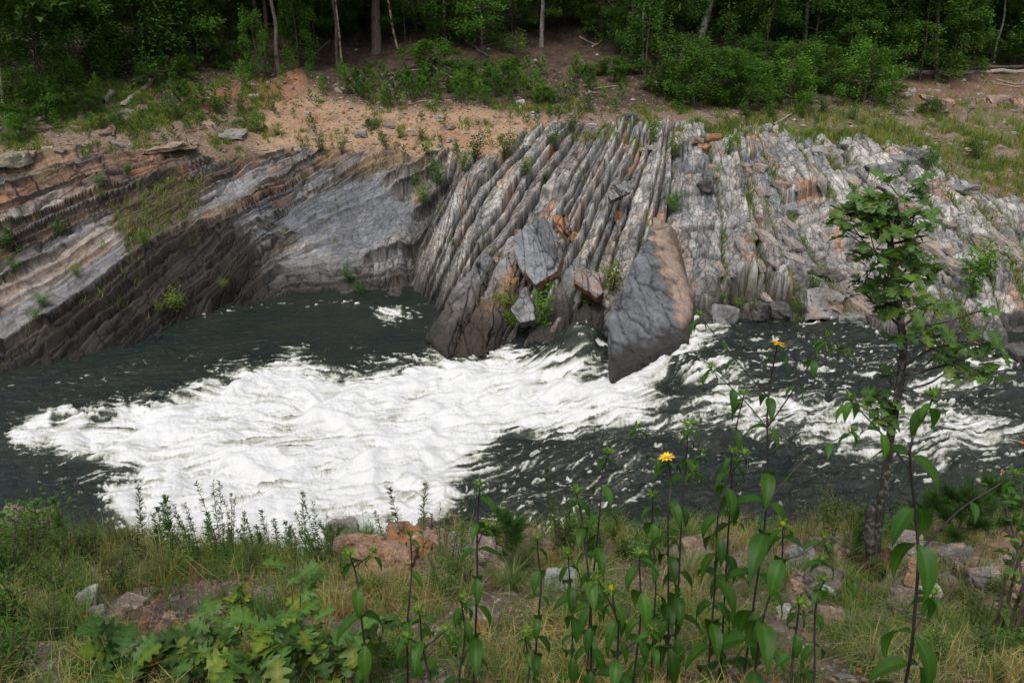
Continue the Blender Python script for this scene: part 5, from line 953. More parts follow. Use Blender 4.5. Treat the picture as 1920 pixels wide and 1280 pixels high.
for i, a in enumerate([(60, 985, 120, 110, ((.19, .13, .11), (.30, .24, .21)), 'large purplish brown boulder', None, .8, .03), (130, 1010, 70, 50, BR, 'brown boulder', GREY[1], .7, .0), (168, 1115, 42, 75, ((.27, .27, .25), (.40, .41, .37)), 'tilted grey stone with lichen', (.25, .27, .2), .5, .0), (185, 1140, 36, 26, GREY, 'small lichened stone', (.3, .32, .26), .6, 0),
                       (648, 988, 66, 72, BR, 'upright split grey brown rock', GREY[1], .6, .05), (650, 1010, 50, 36, RUST, 'rusty foot stone', PINK[1], .6, 0), (725, 1030, 120, 70, PINK, 'pink ridged rock', RUST[1], .6, .06), (770, 1010, 110, 76, PINK, 'tall pink ridged rock', RUST[0], .6, .08), (800, 985, 36, 50, BR, 'dark hollowed rock', (.12, .09, .08), .6, 0),
                       (835, 1010, 90, 60, ((.30, .26, .24), (.42, .37, .33)), 'greyish pink rock', PINK[0], .6, .06), (870, 1030, 60, 60, PINK, 'pale pink slab', GREY[1], .6, .05), (690, 1015, 70, 50, PINK, 'orange pink rock', RUST[1], .7, .05), (905, 1020, 50, 50, GREY, 'grey slab', PINK[1], .6, .04), (930, 1035, 60, 60, PINK, 'pinkish slab', TANR[1], .6, 0), (998, 1000, 42, 52, PINK, 'rounded pink stone', GREY[1], .8, 0),
                       (1052, 1078, 62, 66, GREY, 'cracked grey stone with white lichen', (.52, .54, .5), .7, .0), (1215, 1030, 34, 40, PINK, 'small buff stone', GREY[1], .8, 0), (1185, 1020, 30, 24, GREY, 'small grey stone', None, .8, 0), (1380, 1058, 60, 50, GREY, 'grey stone', PINK[0], .8, 0), (1300, 1012, 44, 40, TANR, 'tan stone', None, .8, 0), (1500, 1035, 60, 56, GREY, 'speckled grey stone', None, .8, 0),
                       (1535, 1082, 100, 66, ((.13, .10, .10), (.22, .18, .17)), 'dark maroon rock with a pale lichen patch', None, .8, 0), (1572, 1035, 80, 66, RUST, 'orange tan rock', PINK[1], .7, .03), (1495, 1190 - 100, 40, 30, PINK, 'small pink stone', None, .8, 0), (1700, 1010, 66, 70, GREY, 'grey brown rock', BR[1], .8, 0), (1720, 1060, 60, 60, PINK, 'orange rock', RUST[1], .7, 0), (1690, 1110, 60, 50, BR, 'brown rock', None, .8, 0),
                       (1785, 1040, 96, 72, PINK, 'pinkish rock with a grey left face', GREY[0], .6, .0), (1845, 1080, 84, 60, PINK, 'broad pink rock', GREY[1], .7, .0), (1900, 1060, 70, 60, BR, 'brown boulder', None, .8, 0), (1780, 1090, 70, 50, TANR, 'tan block', GREY[1], .7, 0), (1905, 1000, 60, 60, RUST, 'rusty boulder', BR[0], .8, 0), (1740, 1100, 50, 30, PALE, 'flat pale stone', None, .7, 0), (1880, 1130, 90, 60, BR, 'weathered brown slab', PINK[1], .7, 0),
                       (1930, 1110, 80, 70, PINK, 'pinkish brown slab', BR[0], .7, 0), (95, 1245, 46, 30, ((.2, .15, .14), (.32, .26, .25)), 'mauve stone', None, .8, 0), (50, 1238, 36, 18, BR, 'flat brown stone', None, .8, 0), (240, 1128, 60, 14, BR, 'flat purple brown slate', None, .9, 0), (268, 1108, 50, 10, BR, 'thin tilted slate', None, .9, 0), (215, 1150, 50, 14, BR, 'flat brown slate', None, .9, 0), (320, 1150, 24, 14, TANR, 'small tan stone', None, .9, 0),
                       (1010, 1140, 40, 14, BR, 'flat stone', None, .9, 0), (905, 1148, 60, 20, BR, 'half buried flat stone', None, .9, 0), (1560, 1150, 60, 24, PINK, 'half buried pink stone', None, .9, 0), (1470, 1140, 36, 20, PALE, 'pale chip', None, .9, 0)]):
    u, v, wp, hp, cr, hd, c2, th, lm_ = a
    flat = hp < 35; LICH = 'pale lichen patch' in hd
    near_stone(u, v, wp * (.85 if u > 1450 else 1), hp * (.9 if u > 1450 else 1), cr, hd, 800 + i, c2, .25, (RNG.uniform(-.15, .15) - (.25 if not flat else .3), RNG.uniform(-.25, .25), RNG.uniform(-.5, .5)), th, ICO5 if wp > 50 else ICO4, .05, .02, lm_, 'rock', .25)
    if LICH:
        me_ = bpy.data.objects[[o.name for o in bpy.data.objects if o.name.startswith('rock') and not o.name.startswith('rock_')][-1]].data if 0 else LAB[-1][0].data; ca_ = me_.color_attributes['Col']; nv = len(me_.vertices); cc_ = np.zeros(nv * 4, np.float32); ca_.data.foreach_get('color', cc_); pp_ = np.zeros(nv * 3, np.float32); me_.vertices.foreach_get('co', pp_); pp_ = pp_.reshape(-1, 3); cc_ = cc_.reshape(-1, 4); ex = np.ptp(pp_, axis=0) / 2; q_ = np.hypot((pp_[:, 0] / ex[0] - .1) / .55, (pp_[:, 2] / ex[2] - .25) / .2) + .35 * fbm(pp_[:, 0] * 30, pp_[:, 2] * 30, 3, 7); m__ = (sstep(1, .75, q_) * (pp_[:, 1] < 0))[:, None]; cc_[:, :3] = cc_[:, :3] * (1 - m__) + np.array([.46, .5, .43]) * m__; ca_.data.foreach_set('color', cc_.ravel())
# lichen patch on the dark maroon rock
# ---- leaf shapes
def leaf_shape(hw, length, width, droop0, droop1, ncol=2, fold=.18, wave=0., rs=None):
    """returns local verts (x along, y side, z up) and quads; hw = [(t, halfwidth)]"""
    n = len(hw); th = np.array([droop0 + (droop1 - droop0) * (i / (n - 1)) ** .8 for i in range(n)]); ts = np.array([h[0] for h in hw]); seg = np.diff(ts, prepend=0) * length
    cx = np.cumsum(seg * np.cos(th)); cz = np.cumsum(seg * np.sin(th)); V = []
    for i in range(n):
        w_ = hw[i][1] * width; nx, nz = -math.sin(th[i]), math.cos(th[i])
        for k in range(-ncol, ncol + 1):
            s = k / ncol; up = fold * abs(s) * w_ + (wave * w_ * math.sin(i * 2.1 + k) if wave else 0)
            V.append((cx[i] + nx * up, s * w_, cz[i] + nz * up))
    m_ = 2 * ncol + 1; i = np.arange(n * m_).reshape(n, m_); Fq = np.stack([i[:-1, :-1], i[:-1, 1:], i[1:, 1:], i[1:, :-1]], -1).reshape(-1, 4)
    cc = np.ones((n, m_, 3)); cc[:, ncol] = [1.5, 1.35, 1.5]; cc[1:-1:2, :] *= .93
    return np.array(V), Fq, cc.reshape(-1, 3)
HW_SUN = [(0, .02), (.06, .12), (.14, .34), (.24, .47), (.36, .5), (.5, .44), (.64, .33), (.78, .2), (.9, .09), (1, .005)]
HW_OAK = [(0, .03), (.1, .06), (.16, .22), (.22, .34), (.28, .2), (.33, .12), (.4, .36), (.48, .52), (.54, .46), (.58, .22), (.64, .18), (.72, .42), (.80, .40), (.85, .20), (.92, .22), (.97, .12), (1, .02)]
HW_LAN = [(0, .02), (.15, .3), (.4, .5), (.7, .32), (1, .01)]
def put_leaf(bag, shp, p, az, roll, sc, col):
    V, Fq, cc = shp; c, s = math.cos(roll), math.sin(roll); y = V[:, 1] * c - V[:, 2] * s * 0 ; V2 = np.stack([V[:, 0], V[:, 1] * c, V[:, 2] + V[:, 1] * s], -1) * sc
    ca, sa = math.cos(az), math.sin(az); V3 = np.stack([V2[:, 0] * ca - V2[:, 1] * sa, V2[:, 0] * sa + V2[:, 1] * ca, V2[:, 2]], -1) + p
    bag.add(V3, Fq, cc * np.asarray(col))
SUNSH = [leaf_shape(HW_SUN, 1.3, .44, R(a), R(b), 3, .25, .06) for a, b in ((20, -108), (0, -100), (30, -85), (-20, -100), (35, -75), (10, -115))]
OAKSH = [leaf_shape(HW_OAK, 1, .85, R(a), R(b), 2, .12, .08) for a, b in ((15, -40), (30, -20), (0, -60), (20, -70), (40, 10))]
M['sunstem'] = newmat('purple_stem')[0]; M['sunstem'].node_tree.nodes['Principled BSDF'].inputs['Base Color'].default_value = (.032, .022, .028, 1)
M['sunleaf'] = leaf_mat('sunflower_leaves', .5, .42); M['oakleaf'] = leaf_mat('oak_leaves', .45, .3)
m_, nt_, b_ = newmat('yellow_petals'); b_.inputs['Base Color'].default_value = (.85, .52, .01, 1); b_.inputs['Roughness'].default_value = .6; M['petal'] = m_
m_, nt_, b_ = newmat('flower_disc'); b_.inputs['Base Color'].default_value = (.35, .20, .02, 1); M['disc'] = m_
m_, nt_, b_ = newmat('green_bud'); b_.inputs['Base Color'].default_value = (.10, .19, .03, 1); M['bud'] = m_
SG = (.042, .115, .016)
def bud_mesh(kind, sc, rs):
    """kind bud: pointed green bracts; half: yellow green opening bud"""
    b = Bag(); n = 22; a = rs.rand(n) * 6.28; el = rs.uniform(.1, 1.3, n); P = np.zeros((n, 3)) + np.stack([np.cos(a) * .25, np.sin(a) * .25, .1 + .3 * rs.rand(n)], -1) * sc
    D = np.stack([np.cos(a) * np.cos(el), np.sin(a) * np.cos(el), np.sin(el)], -1); leaves(b, P, D, np.array([0, 0, 1.]) + rs.normal(0, .2, (n, 3)), rs.uniform(.5, 1., n) * sc, np.full(n, .22 * sc), rcol(n, (.08, .17, .02), (.16, .26, .04), rs))
    V = ICO2 * [.33 * sc, .33 * sc, .36 * sc] + [0, 0, .3 * sc]; b.add(V, np.c_[ICO2F, ICO2F[:, 2:]], (.13, .22, .03) if kind == 'bud' else (.35, .32, .03)); return b.mesh('bud', M['leaf'])
def flower(parent, p, sc, tilt, rs):
    h_ = Bag(); V = ICO2 * [.24 * sc, .24 * sc, .13 * sc]; h_.add(V, np.c_[ICO2F, ICO2F[:, 2:]]); d = obj('flower_head', h_.mesh('flower_head', M['disc']), parent, p); d.rotation_euler = tilt
    for ring, (n, l, e) in enumerate(((11, .78, .12), (9, .66, .42))):
        b = Bag()
        for k in range(n):
            a = 6.283 * k / n + ring * .3 + rs.uniform(-.1, .1); el = e + rs.uniform(-.15, .25); D = np.array([math.cos(a) * math.cos(el), math.sin(a) * math.cos(el), math.sin(el)])
            put_leaf(b, leaf_shape(HW_LAN, l, .28, el, el - .35, 1, .2), D * .18 * sc, a, 0, sc, (1, 1, 1))
        obj('petals', b.mesh('petals', M['petal']), d)
    g = Bag(); n = 16; a = rs.rand(n) * 6.28; D = np.stack([np.cos(a), np.sin(a), -.35 + 0 * a], -1); leaves(g, D * .1 * sc - [0, 0, .06 * sc], D, np.tile([0, 0, 1.], (n, 1)), np.full(n, .42 * sc), np.full(n, .12 * sc), rcol(n, (.06, .14, .02), (.1, .2, .03), rs)); obj('bracts', g.mesh('bracts', M['leaf']), d)
def sunflower(idx, line, Y, label, top='bud', branches=(), spacing=.15, l0=.055, l1=.125, r=.0042, first=.03, to_ground=True):
    rs = np.random.RandomState(900 + idx); P = [unproj(u, v, Y + .02 * math.sin(i * 2.)) for i, (u, v) in enumerate(line)]
    if to_ground:
        xb = P[-1][0] + (P[-1][0] - P[-2][0]) * .4; yb = Y; P.append((xb, yb, float(z_near(xb, yb)) - .02)) if P[-1][2] > z_near(xb, yb) else None
    base = np.array(P[-1]); base[2] = float(z_near(base[0], base[1])); root = empty('sunflower', tuple(base)); P = smooth_path(np.array(P)[::-1] - base, 40); wv_ = rs.uniform(-1, 1, 4); tt_ = np.linspace(0, 1, 40); P = P + np.stack([.010 * np.sin(9 * tt_ + 3 * wv_[0]) * wv_[1], .03 * np.sin(5 * tt_ + 3 * wv_[2]) * wv_[3], 0 * tt_], -1) * np.sin(tt_ * 3.14)[:, None]
    lb = Bag(); sb = Bag(); sb.add(*tube(P, np.linspace(r, r * .5, 40), 7))
    def dress(Q, l0_, l1_, sp_, st=.03):
        sg = np.linalg.norm(np.diff(Q, axis=0), axis=1); cum = np.concatenate([[0], np.cumsum(sg)]); tot = cum[-1]; d = st; k = 0; a0 = rs.uniform(-.5, .5)
        while d < tot - .08:
            i = min(np.searchsorted(cum, tot - d), len(Q) - 1); p = Q[i]; f = min(d / .9, 1); L_ = (l0_ + (l1_ - l0_) * f ** .6) * rs.uniform(.8, 1.15)
            az = a0 + (math.pi / 2 if k % 2 else 0) + rs.uniform(-.35, .35)
            for s in (0, math.pi):
                if rs.rand() < .06: continue
                put_leaf(lb, SUNSH[rs.randint(6)], p, az + s + rs.uniform(-.2, .2), rs.uniform(-.25, .25), L_ * rs.uniform(.85, 1.1), np.array(SG) * rs.uniform(.75, 1.35) * ([1.25, 1.1, 1] if rs.rand() < .3 else [1, 1, 1]))
            d += sp_ * .72 * rs.uniform(.8, 1.2); k += 1
    dress(P, l0, l1, spacing, first)
    obj('stem', sb.mesh('stem', M['sunstem'], True), root)
    def tip(kind, p, sc, D=None):
        if kind == 'flower': flower(root, tuple(p), .03 * sc, (rs.uniform(-.5, .1), rs.uniform(-.3, .3), 0), rs)
        else: o = obj('bud', bud_mesh(kind, .026 * sc, rs), root, tuple(p)); o.rotation_euler = (rs.uniform(-.3, .3), rs.uniform(-.3, .3), 0)
        for s in (0, 3.1): put_leaf(lb, SUNSH[rs.randint(6)], p - np.array([0, 0, .015]), rs.uniform(-.5, .5) + s, 0, l0 * .8, np.array(SG) * 1.4)
    if top: tip(top, P[-1], 1.)
    for (bl, kind, yo) in branches:
        Q = [np.array(unproj(u, v, Y + yo * i / max(1, len(bl) - 1))) - base for i, (u, v) in enumerate(bl)]; Q[0] = P[np.argmin(np.linalg.norm(P - Q[0], axis=1))]; Q = smooth_path(Q, 16)
        bb = Bag(); bb.add(*tube(Q, np.linspace(r * .6, r * .3, 16), 6)); obj('branch', bb.mesh('branch', M['sunstem'], True), root); dress(Q, .045, .06, .12, .02); tip(kind, Q[-1], .8)
    obj('foliage', lb.mesh('foliage', M['sunleaf'], True), root)
    tag(root, label, 'sunflower', 'sunflowers on the near bank')
    return root
SF = [([(1458, 645), (1447, 720), (1440, 790), (1437, 900), (1428, 1000), (1414, 1110), (1396, 1250)], 2.1, 'tallest sunflower, its open yellow flower at the far shore line left of the oak', 'flower', [([(1438, 745), (1375, 670), (1312, 592)], 'bud', .05), ([(1441, 800), (1495, 720), (1550, 632)], 'bud', -.05), ([(1437, 800), (1395, 750), (1332, 690)], 'bud', .1), ([(1430, 935), (1510, 860), (1598, 808)], 'bud', .1)], .19, .06, .14),
      ([(1750, 745), (1733, 790), (1722, 830), (1712, 880), (1712, 1000), (1708, 1100), (1700, 1250)], 1.45, 'nearest big leaved sunflower standing right of the oak trunk', 'bud', [([(1708, 878), (1655, 815), (1592, 748)], 'bud', .05), ([(1710, 1030), (1800, 955), (1905, 890)], 'bud', .0), ([(1706, 1150), (1620, 1100), (1540, 1050)], 'bud', .1), ([(1706, 1160), (1750, 1115)], 'bud', 0)], .16, .05, .125),
      ([(1250, 858), (1256, 900), (1252, 960), (1255, 1060), (1253, 1160), (1250, 1270)], 2.1, 'sunflower with a small half open yellow flower over the rapids', 'flower', [([(1250, 905), (1222, 850), (1195, 800)], 'bud', .05), ([(1254, 890), (1275, 840), (1300, 795)], 'bud', 0)], .16, .05, .11),
      ([(1142, 850), (1127, 890), (1123, 950), (1118, 1050), (1108, 1160), (1100, 1270)], 2.2, 'slim sunflower whose folded top leaf stands against the dark rapids', 'bud', [([(1125, 930), (1080, 925)], 'bud', 0)], .15, .05, .11),
      ([(1081, 925), (1092, 975), (1102, 1060), (1106, 1160), (1108, 1270)], 1.9, 'sunflower with a spiky green bud left of the slim folded leaf one', 'bud', [], .14, .05, .11),
      ([(899, 912), (897, 960), (894, 1040), (892, 1130), (889, 1270)], 1.9, 'sunflower standing alone in the middle with a spiky bud over dark water', 'bud', [([(893, 1015), (912, 985)], 'bud', 0)], .15, .05, .12),
      ([(770, 1005), (770, 1060), (768, 1130), (766, 1200), (763, 1280)], 2.0, 'small budded sunflower in front of the pink outcrop', 'bud', [], .13, .04, .09),
      ([(655, 1040), (663, 1075), (680, 1150), (692, 1250)], 1.8, 'leftmost sunflower with broad hanging leaves', 'bud', [([(667, 1075), (700, 1035)], 'bud', 0)], .13, .06, .12),
      ([(786, 1150), (793, 1200), (805, 1290)], 1.55, 'short branching sunflower low in the grass below the pink outcrop', 'bud', [([(795, 1220), (838, 1180)], 'bud', 0), ([(795, 1215), (765, 1195)], 'bud', 0)], .1, .06, .1),
      ([(1008, 1012), (1012, 1060), (1008, 1120), (1005, 1270)], 2.0, 'thin sunflower with narrow hanging leaves in front of the lichened stone', 'bud', [], .14, .05, .09),
      ([(1372, 850), (1368, 900), (1352, 960), (1342, 1050), (1335, 1150), (1328, 1270)], 2.1, 'bushy sunflower directly left of the tallest one', 'bud', [([(1355, 940), (1300, 880)], 'bud', 0), ([(1365, 900), (1395, 850)], 'bud', 0)], .13, .06, .12),
      ([(1467, 985), (1462, 1055), (1440, 1150), (1412, 1280)], 1.8, 'leaning sunflower with a round yellow green bud', 'half', [([(1460, 1060), (1500, 1040), (1545, 1010)], 'bud', .05)], .13, .07, .12),
      ([(1290, 800), (1288, 880), (1278, 980), (1270, 1100), (1262, 1270)], 2.3, 'tall thin sunflower just right of the half open flower', 'bud', [([(1285, 900), (1320, 850)], 'bud', 0)], .14, .05, .1),
      ([(1148, 1105), (1156, 1180), (1160, 1290)], 1.6, 'short sunflower with a round bud and two long side shoots', 'half', [([(1160, 1235), (1222, 1180)], 'bud', 0), ([(1158, 1150), (1120, 1085)], 'bud', 0)], .1, .06, .11),
      ([(1395, 740), (1380, 800), (1374, 880), (1366, 990), (1358, 1120), (1350, 1270)], 2.25, 'slender sunflower rising between the bushy one and the tallest', 'bud', [], .16, .05, .1),
      ([(985, 1185), (988, 1230), (990, 1300)], 1.9, 'tiny sunflower shoot in the red brown litter', 'bud', [], .09, .04, .06),

      ([(1200, 1040), (1196, 1130), (1190, 1290)], 1.8, 'drooping sunflower at the left of the crowded stems', 'bud', [], .12, .06, .11),
      ([(1545, 1090), (1530, 1160), (1520, 1290)], 1.7, 'low sunflower shoot beside the dark maroon rock', 'bud', [], .12, .05, .08)]
SF += [
       ([(1225, 930), (1222, 1020), (1228, 1130), (1224, 1280)], 2.2, 'sunflower stem just left of the half open flower stem', 'bud', [], .12, .05, .1),

       ([(1066, 1040), (1070, 1130), (1074, 1290)], 1.9, 'lower sunflower left of the spiky budded one', 'bud', [], .11, .05, .1),
       ([(865, 1120), (868, 1200), (866, 1290)], 1.8, 'short sunflower left of the lone middle one', 'bud', [], .1, .05, .09),
       ([(1498, 1130), (1492, 1200), (1480, 1300)], 1.6, 'short sunflower in front of the maroon rock', 'bud', [], .1, .05, .1)]
for i, a in enumerate(SF): sunflower(i, a[0], a[1], a[2], a[3], a[4], a[5], a[6], a[7], first=.05)
# ---- the small oak
def oak():
    Yb = 5.0; bs = hit_near(1640, 1045); Yb = bs[1]; root = empty('oak_tree', bs); b0 = np.array(bs); rs = np.random.RandomState(42)
    W = lambda u, v, dy=0.: np.array(unproj(u, v, Yb + dy)) - b0
    tr = smooth_path([W(1640, 1060), W(1643, 1020), W(1650, 960), W(1663, 880), W(1669, 820), W(1684, 740), W(1693, 660), W(1688, 600), W(1678, 530), W(1671, 470), W(1668, 440)], 60)
    wid = np.interp(np.linspace(0, 1, 60), [0, .15, .5, .8, 1], [17, 14, 11.5, 10, 8]) * 5.65 / F / 2; tb = Bag(); V, Fq = tube(tr, wid, 18, .18, 3); tb.add(V, Fq)
    obj('trunk', tb.mesh('trunk', M['bark_oak'], True), root)
    def br(line, w0, w1, name='branch'):
        P = smooth_path([W(*l) for l in line], 14) + rs.normal(0, .006, (14, 3)); b = Bag(); b.add(*tube(P, np.linspace(w0, w1, 14) * 5.65 / F / 2, 8, .2)); obj(name, b.mesh(name, M['bark_oak'], True), root); return P
    br([(1634, 1050, -.05), (1630, 1000, -.05), (1633, 950, -.05)], 20, 15, 'stump')
    br([(1668, 445), (1678, 425), (1683, 405), (1680, 380), (1665, 362), (1645, 350)], 11, 4, 'bare_branch'); br([(1670, 460), (1640, 425), (1605, 403), (1560, 390)], 6, 2.5, 'bare_branch')
    cl = [(1668, 420, 62, 52, 0, 46), (1625, 410, 36, 36, .1, 22), (1710, 420, 36, 40, -.1, 22), (1640, 470, 50, 36, -.15, 34), (1700, 475, 45, 36, .1, 30), (1625, 520, 45, 46, .1, 34), (1665, 520, 40, 40, -.2, 24), (1720, 520, 26, 20, .1, 8), (1690, 370, 50, 22, .1, 22), (1650, 380, 40, 22, 0, 16),
          (1720, 570, 34, 20, 0, 10), (1745, 610, 60, 36, -.2, 34), (1760, 660, 60, 36, .1, 34), (1810, 640, 40, 26, 0, 18), (1850, 655, 26, 14, 0, 8), (1645, 690, 50, 22, .2, 12), (1770, 700, 26, 26, 0, 12), (1650, 745, 32, 22, .0, 14), (1640, 770, 20, 16, 0, 6), (1740, 570, 30, 30, .2, 12), (1680, 585, 20, 20, 0, 6)]
    fb = Bag(); tw = Bag()
    for (u, v, ru, rv, dy, n) in cl:
        c = W(u, v, dy); i = np.argmin(np.linalg.norm(tr - (c - [0, 0, .12]), axis=1)); p0 = tr[i]; P = smooth_path([p0, (p0 + c) / 2 + rs.normal(0, .03, 3), c], 8); tw.add(*tube(P, np.linspace(.009, .004, 8), 5))
        for k in range(max(2, int(n / 4.6))):
            e = c + np.clip(rs.normal(0, 1, 3), -1.4, 1.4) * np.array([ru, ru, rv]) * .0039 * .62; tw.add(*tube(np.array([c, (c + e) / 2 + rs.normal(0, .015, 3), e]), [.004, .003, .002], 4)); a0 = rs.rand() * 6.28
            for j in range(5):
                g = rs.uniform(.75, 1.5); put_leaf(fb, OAKSH[rs.randint(5)], e + rs.normal(0, .012, 3), a0 + j * 1.3 + rs.uniform(-.3, .3), rs.uniform(-.6, .6), rs.uniform(.075, .125), np.array((.05, .105, .024)) * g * ([1.4, 1.15, .8] if rs.rand() < .2 else [1, 1, 1]))
    put_leaf(fb, OAKSH[0], W(1812, 640), 0, 0, .10, (.62, .18, .08))
    obj('twigs', tw.mesh('twigs', M['bark_oak'], True), root); obj('foliage', fb.mesh('foliage', M['oakleaf'], True), root)
    tag(root, 'small crooked oak with dark lichened trunk and lobed leaves standing before the rapids', 'oak tree')
oak()
def oak_seedling(u, v, hpx, wpx, n, label, seed, cols=(.065, .15, .03), size=.095, yo=0):
    X, Y, Zc = hit_near(u, v); s = math.hypot(Y, H - Zc) / F; hh = hpx * s; ww = wpx * s * .5; root = empty('oak_seedling', (X, Y, Zc)); rs = np.random.RandomState(seed); fb = Bag(); tb = Bag()
    for k in range(max(3, n // 9)):
        a = rs.rand() * 6.28; r_ = rs.rand() ** .5 * ww; e = np.array([math.cos(a) * r_, math.sin(a) * r_ * .7, hh * rs.uniform(.45, 1.)]); P = smooth_path([(0, 0, -.03), e * [.4, .4, .5], e], 8); tb.add(*tube(P, np.linspace(.005, .002, 8), 5))
        for j in range(9):
            p = P[rs.randint(4, 8)] + rs.normal(0, .025, 3); put_leaf(fb, OAKSH[rs.randint(5)], p, rs.rand() * 6.28, rs.uniform(-.5, .5), size * rs.uniform(.7, 1.25), np.array(cols) * rs.uniform(.7, 1.4) * ([2.2, 1.5, .9] if rs.rand() < .25 else [1, 1, 1]))
    obj('stem', tb.mesh('stem', M['twig'], True), root); obj('foliage', fb.mesh('foliage', M['oakleaf'], True), root); tag(root, label, 'oak seedling', 'oak seedlings on the near bank')
oak_seedling(560, 1270, 190, 200, 62, 'wide bushy oak seedling with lobed leaves left of the sunflowers', 50, (.07, .15, .03))
oak_seedling(640, 1290, 150, 160, 45, 'dark leafy oak seedling at the foot of the leftmost sunflower', 55, (.06, .13, .03))
oak_seedling(455, 1200, 110, 120, 45, 'yellow green oak seedling beside the gravel patch', 51, (.10, .18, .03))
oak_seedling(360, 1290, 130, 170, 70, 'low oak seedling in the lower left below the gravel patch', 52, (.065, .14, .03))
oak_seedling(230, 1290, 110, 150, 60, 'low dark oak seedling near the mauve stone', 53, (.04, .10, .02))
oak_seedling(480, 1300, 110, 150, 40, 'dense oak seedling at the bottom edge between the other seedlings', 54, (.06, .13, .025))
# ---- weeds with narrow leaves along the edge
def weed(seed, n=60, leaf=.06, wd=.011, h=.7, nst=1, col=G_MID):
    rs = np.random.RandomState(seed); tb = Bag(); fb = Bag()
    for s in range(nst):
        e = np.array([rs.uniform(-.12, .12), rs.uniform(-.12, .12), h * rs.uniform(.7, 1.)]) if s else np.array([.03, 0, h]); P = smooth_path([(0, 0, -.05), e * [.5, .5, .55] + rs.normal(0, .01, 3), e], 12); tb.add(*tube(P, np.linspace(.0035, .0012, 12), 5))
        t = rs.uniform(.2, 1, n) * 11; i = np.minimum(t.astype(int), 10); p = P[i] + (P[i + 1] - P[i]) * (t - i)[:, None]; a = rs.rand(n) * 6.28; el = rs.uniform(.2, 1., n)
        D = np.stack([np.cos(a) * np.cos(el), np.sin(a) * np.cos(el), np.sin(el)], -1); L_ = leaf * (1.2 - .7 * t / 11) * rs.uniform(.7, 1.2, n); leaves(fb, p, D, np.array([0, 0, 1.]) + rs.normal(0, .4, (n, 3)), L_, np.full(n, wd), rcol(n, *col, rs))
    return tb.mesh('stem', M['twig']), fb.mesh('foliage', M['leaf'])
OLV = ((.07, .10, .03), (.12, .16, .05))
WD = [weed(1000, 110, .07, .010, .7, 1, OLV), weed(1001, 70, .06, .011, .75, 3, OLV), weed(1002, 90, .07, .012, .6, 2, G_MID), weed(1003, 60, .05, .009, .8, 4, ((.12, .12, .05), (.18, .19, .07)))]
WN = ['bottle brush weed with narrow leaves', 'branched thin leaved weed', 'leafy green weed', 'wispy straw green weed']
rs = np.random.RandomState(61)
wl_ = [(277, 912, 0), (332, 920, 2), (352, 945, 1), (378, 945, 1), (306, 955, 2), (422, 905, 1), (438, 925, 3), (460, 958, 0), (480, 968, 1), (508, 955, 0), (527, 968, 0), (575, 922, 0), (548, 968, 2), (230, 965, 3), (215, 975, 1), (395, 960, 2), (255, 970, 3), (600, 945, 1), (620, 965, 3), (760, 918, 0), (793, 912, 0), (730, 965, 1), (828, 950, 3), (870, 935, 0), (1045, 880, 0), (1060, 925, 1), (1046, 950, 3), (958, 960, 2), (1000, 965, 3), (1495, 950, 3), (1550, 940, 1), (1600, 965, 2), (490, 985, 2), (440, 985, 2), (360, 985, 2), (300, 990, 3), (560, 990, 1), (180, 985, 2), (20, 960, 2), (130, 930, 2)]
for (u, vt, k) in wl_:
    vb = 1040 + rs.uniform(-5, 25); X, Y, Zc = hit_near(u, vb); s = (vb - vt) * math.hypot(Y, H - Zc) / F * 1.12 / [.7, .75, .6, .8][k]; r_ = plant('weed', WD[k], (X, Y, Zc), (.7 + .3 * s, .7 + .3 * s, s), rs.rand() * 6, (rs.uniform(-.08, .08), rs.uniform(-.08, .08))); lab(r_, WN[k], place_of(u, vt + 30, NL), 'weed', 'tall weeds along the near edge', u, vt)
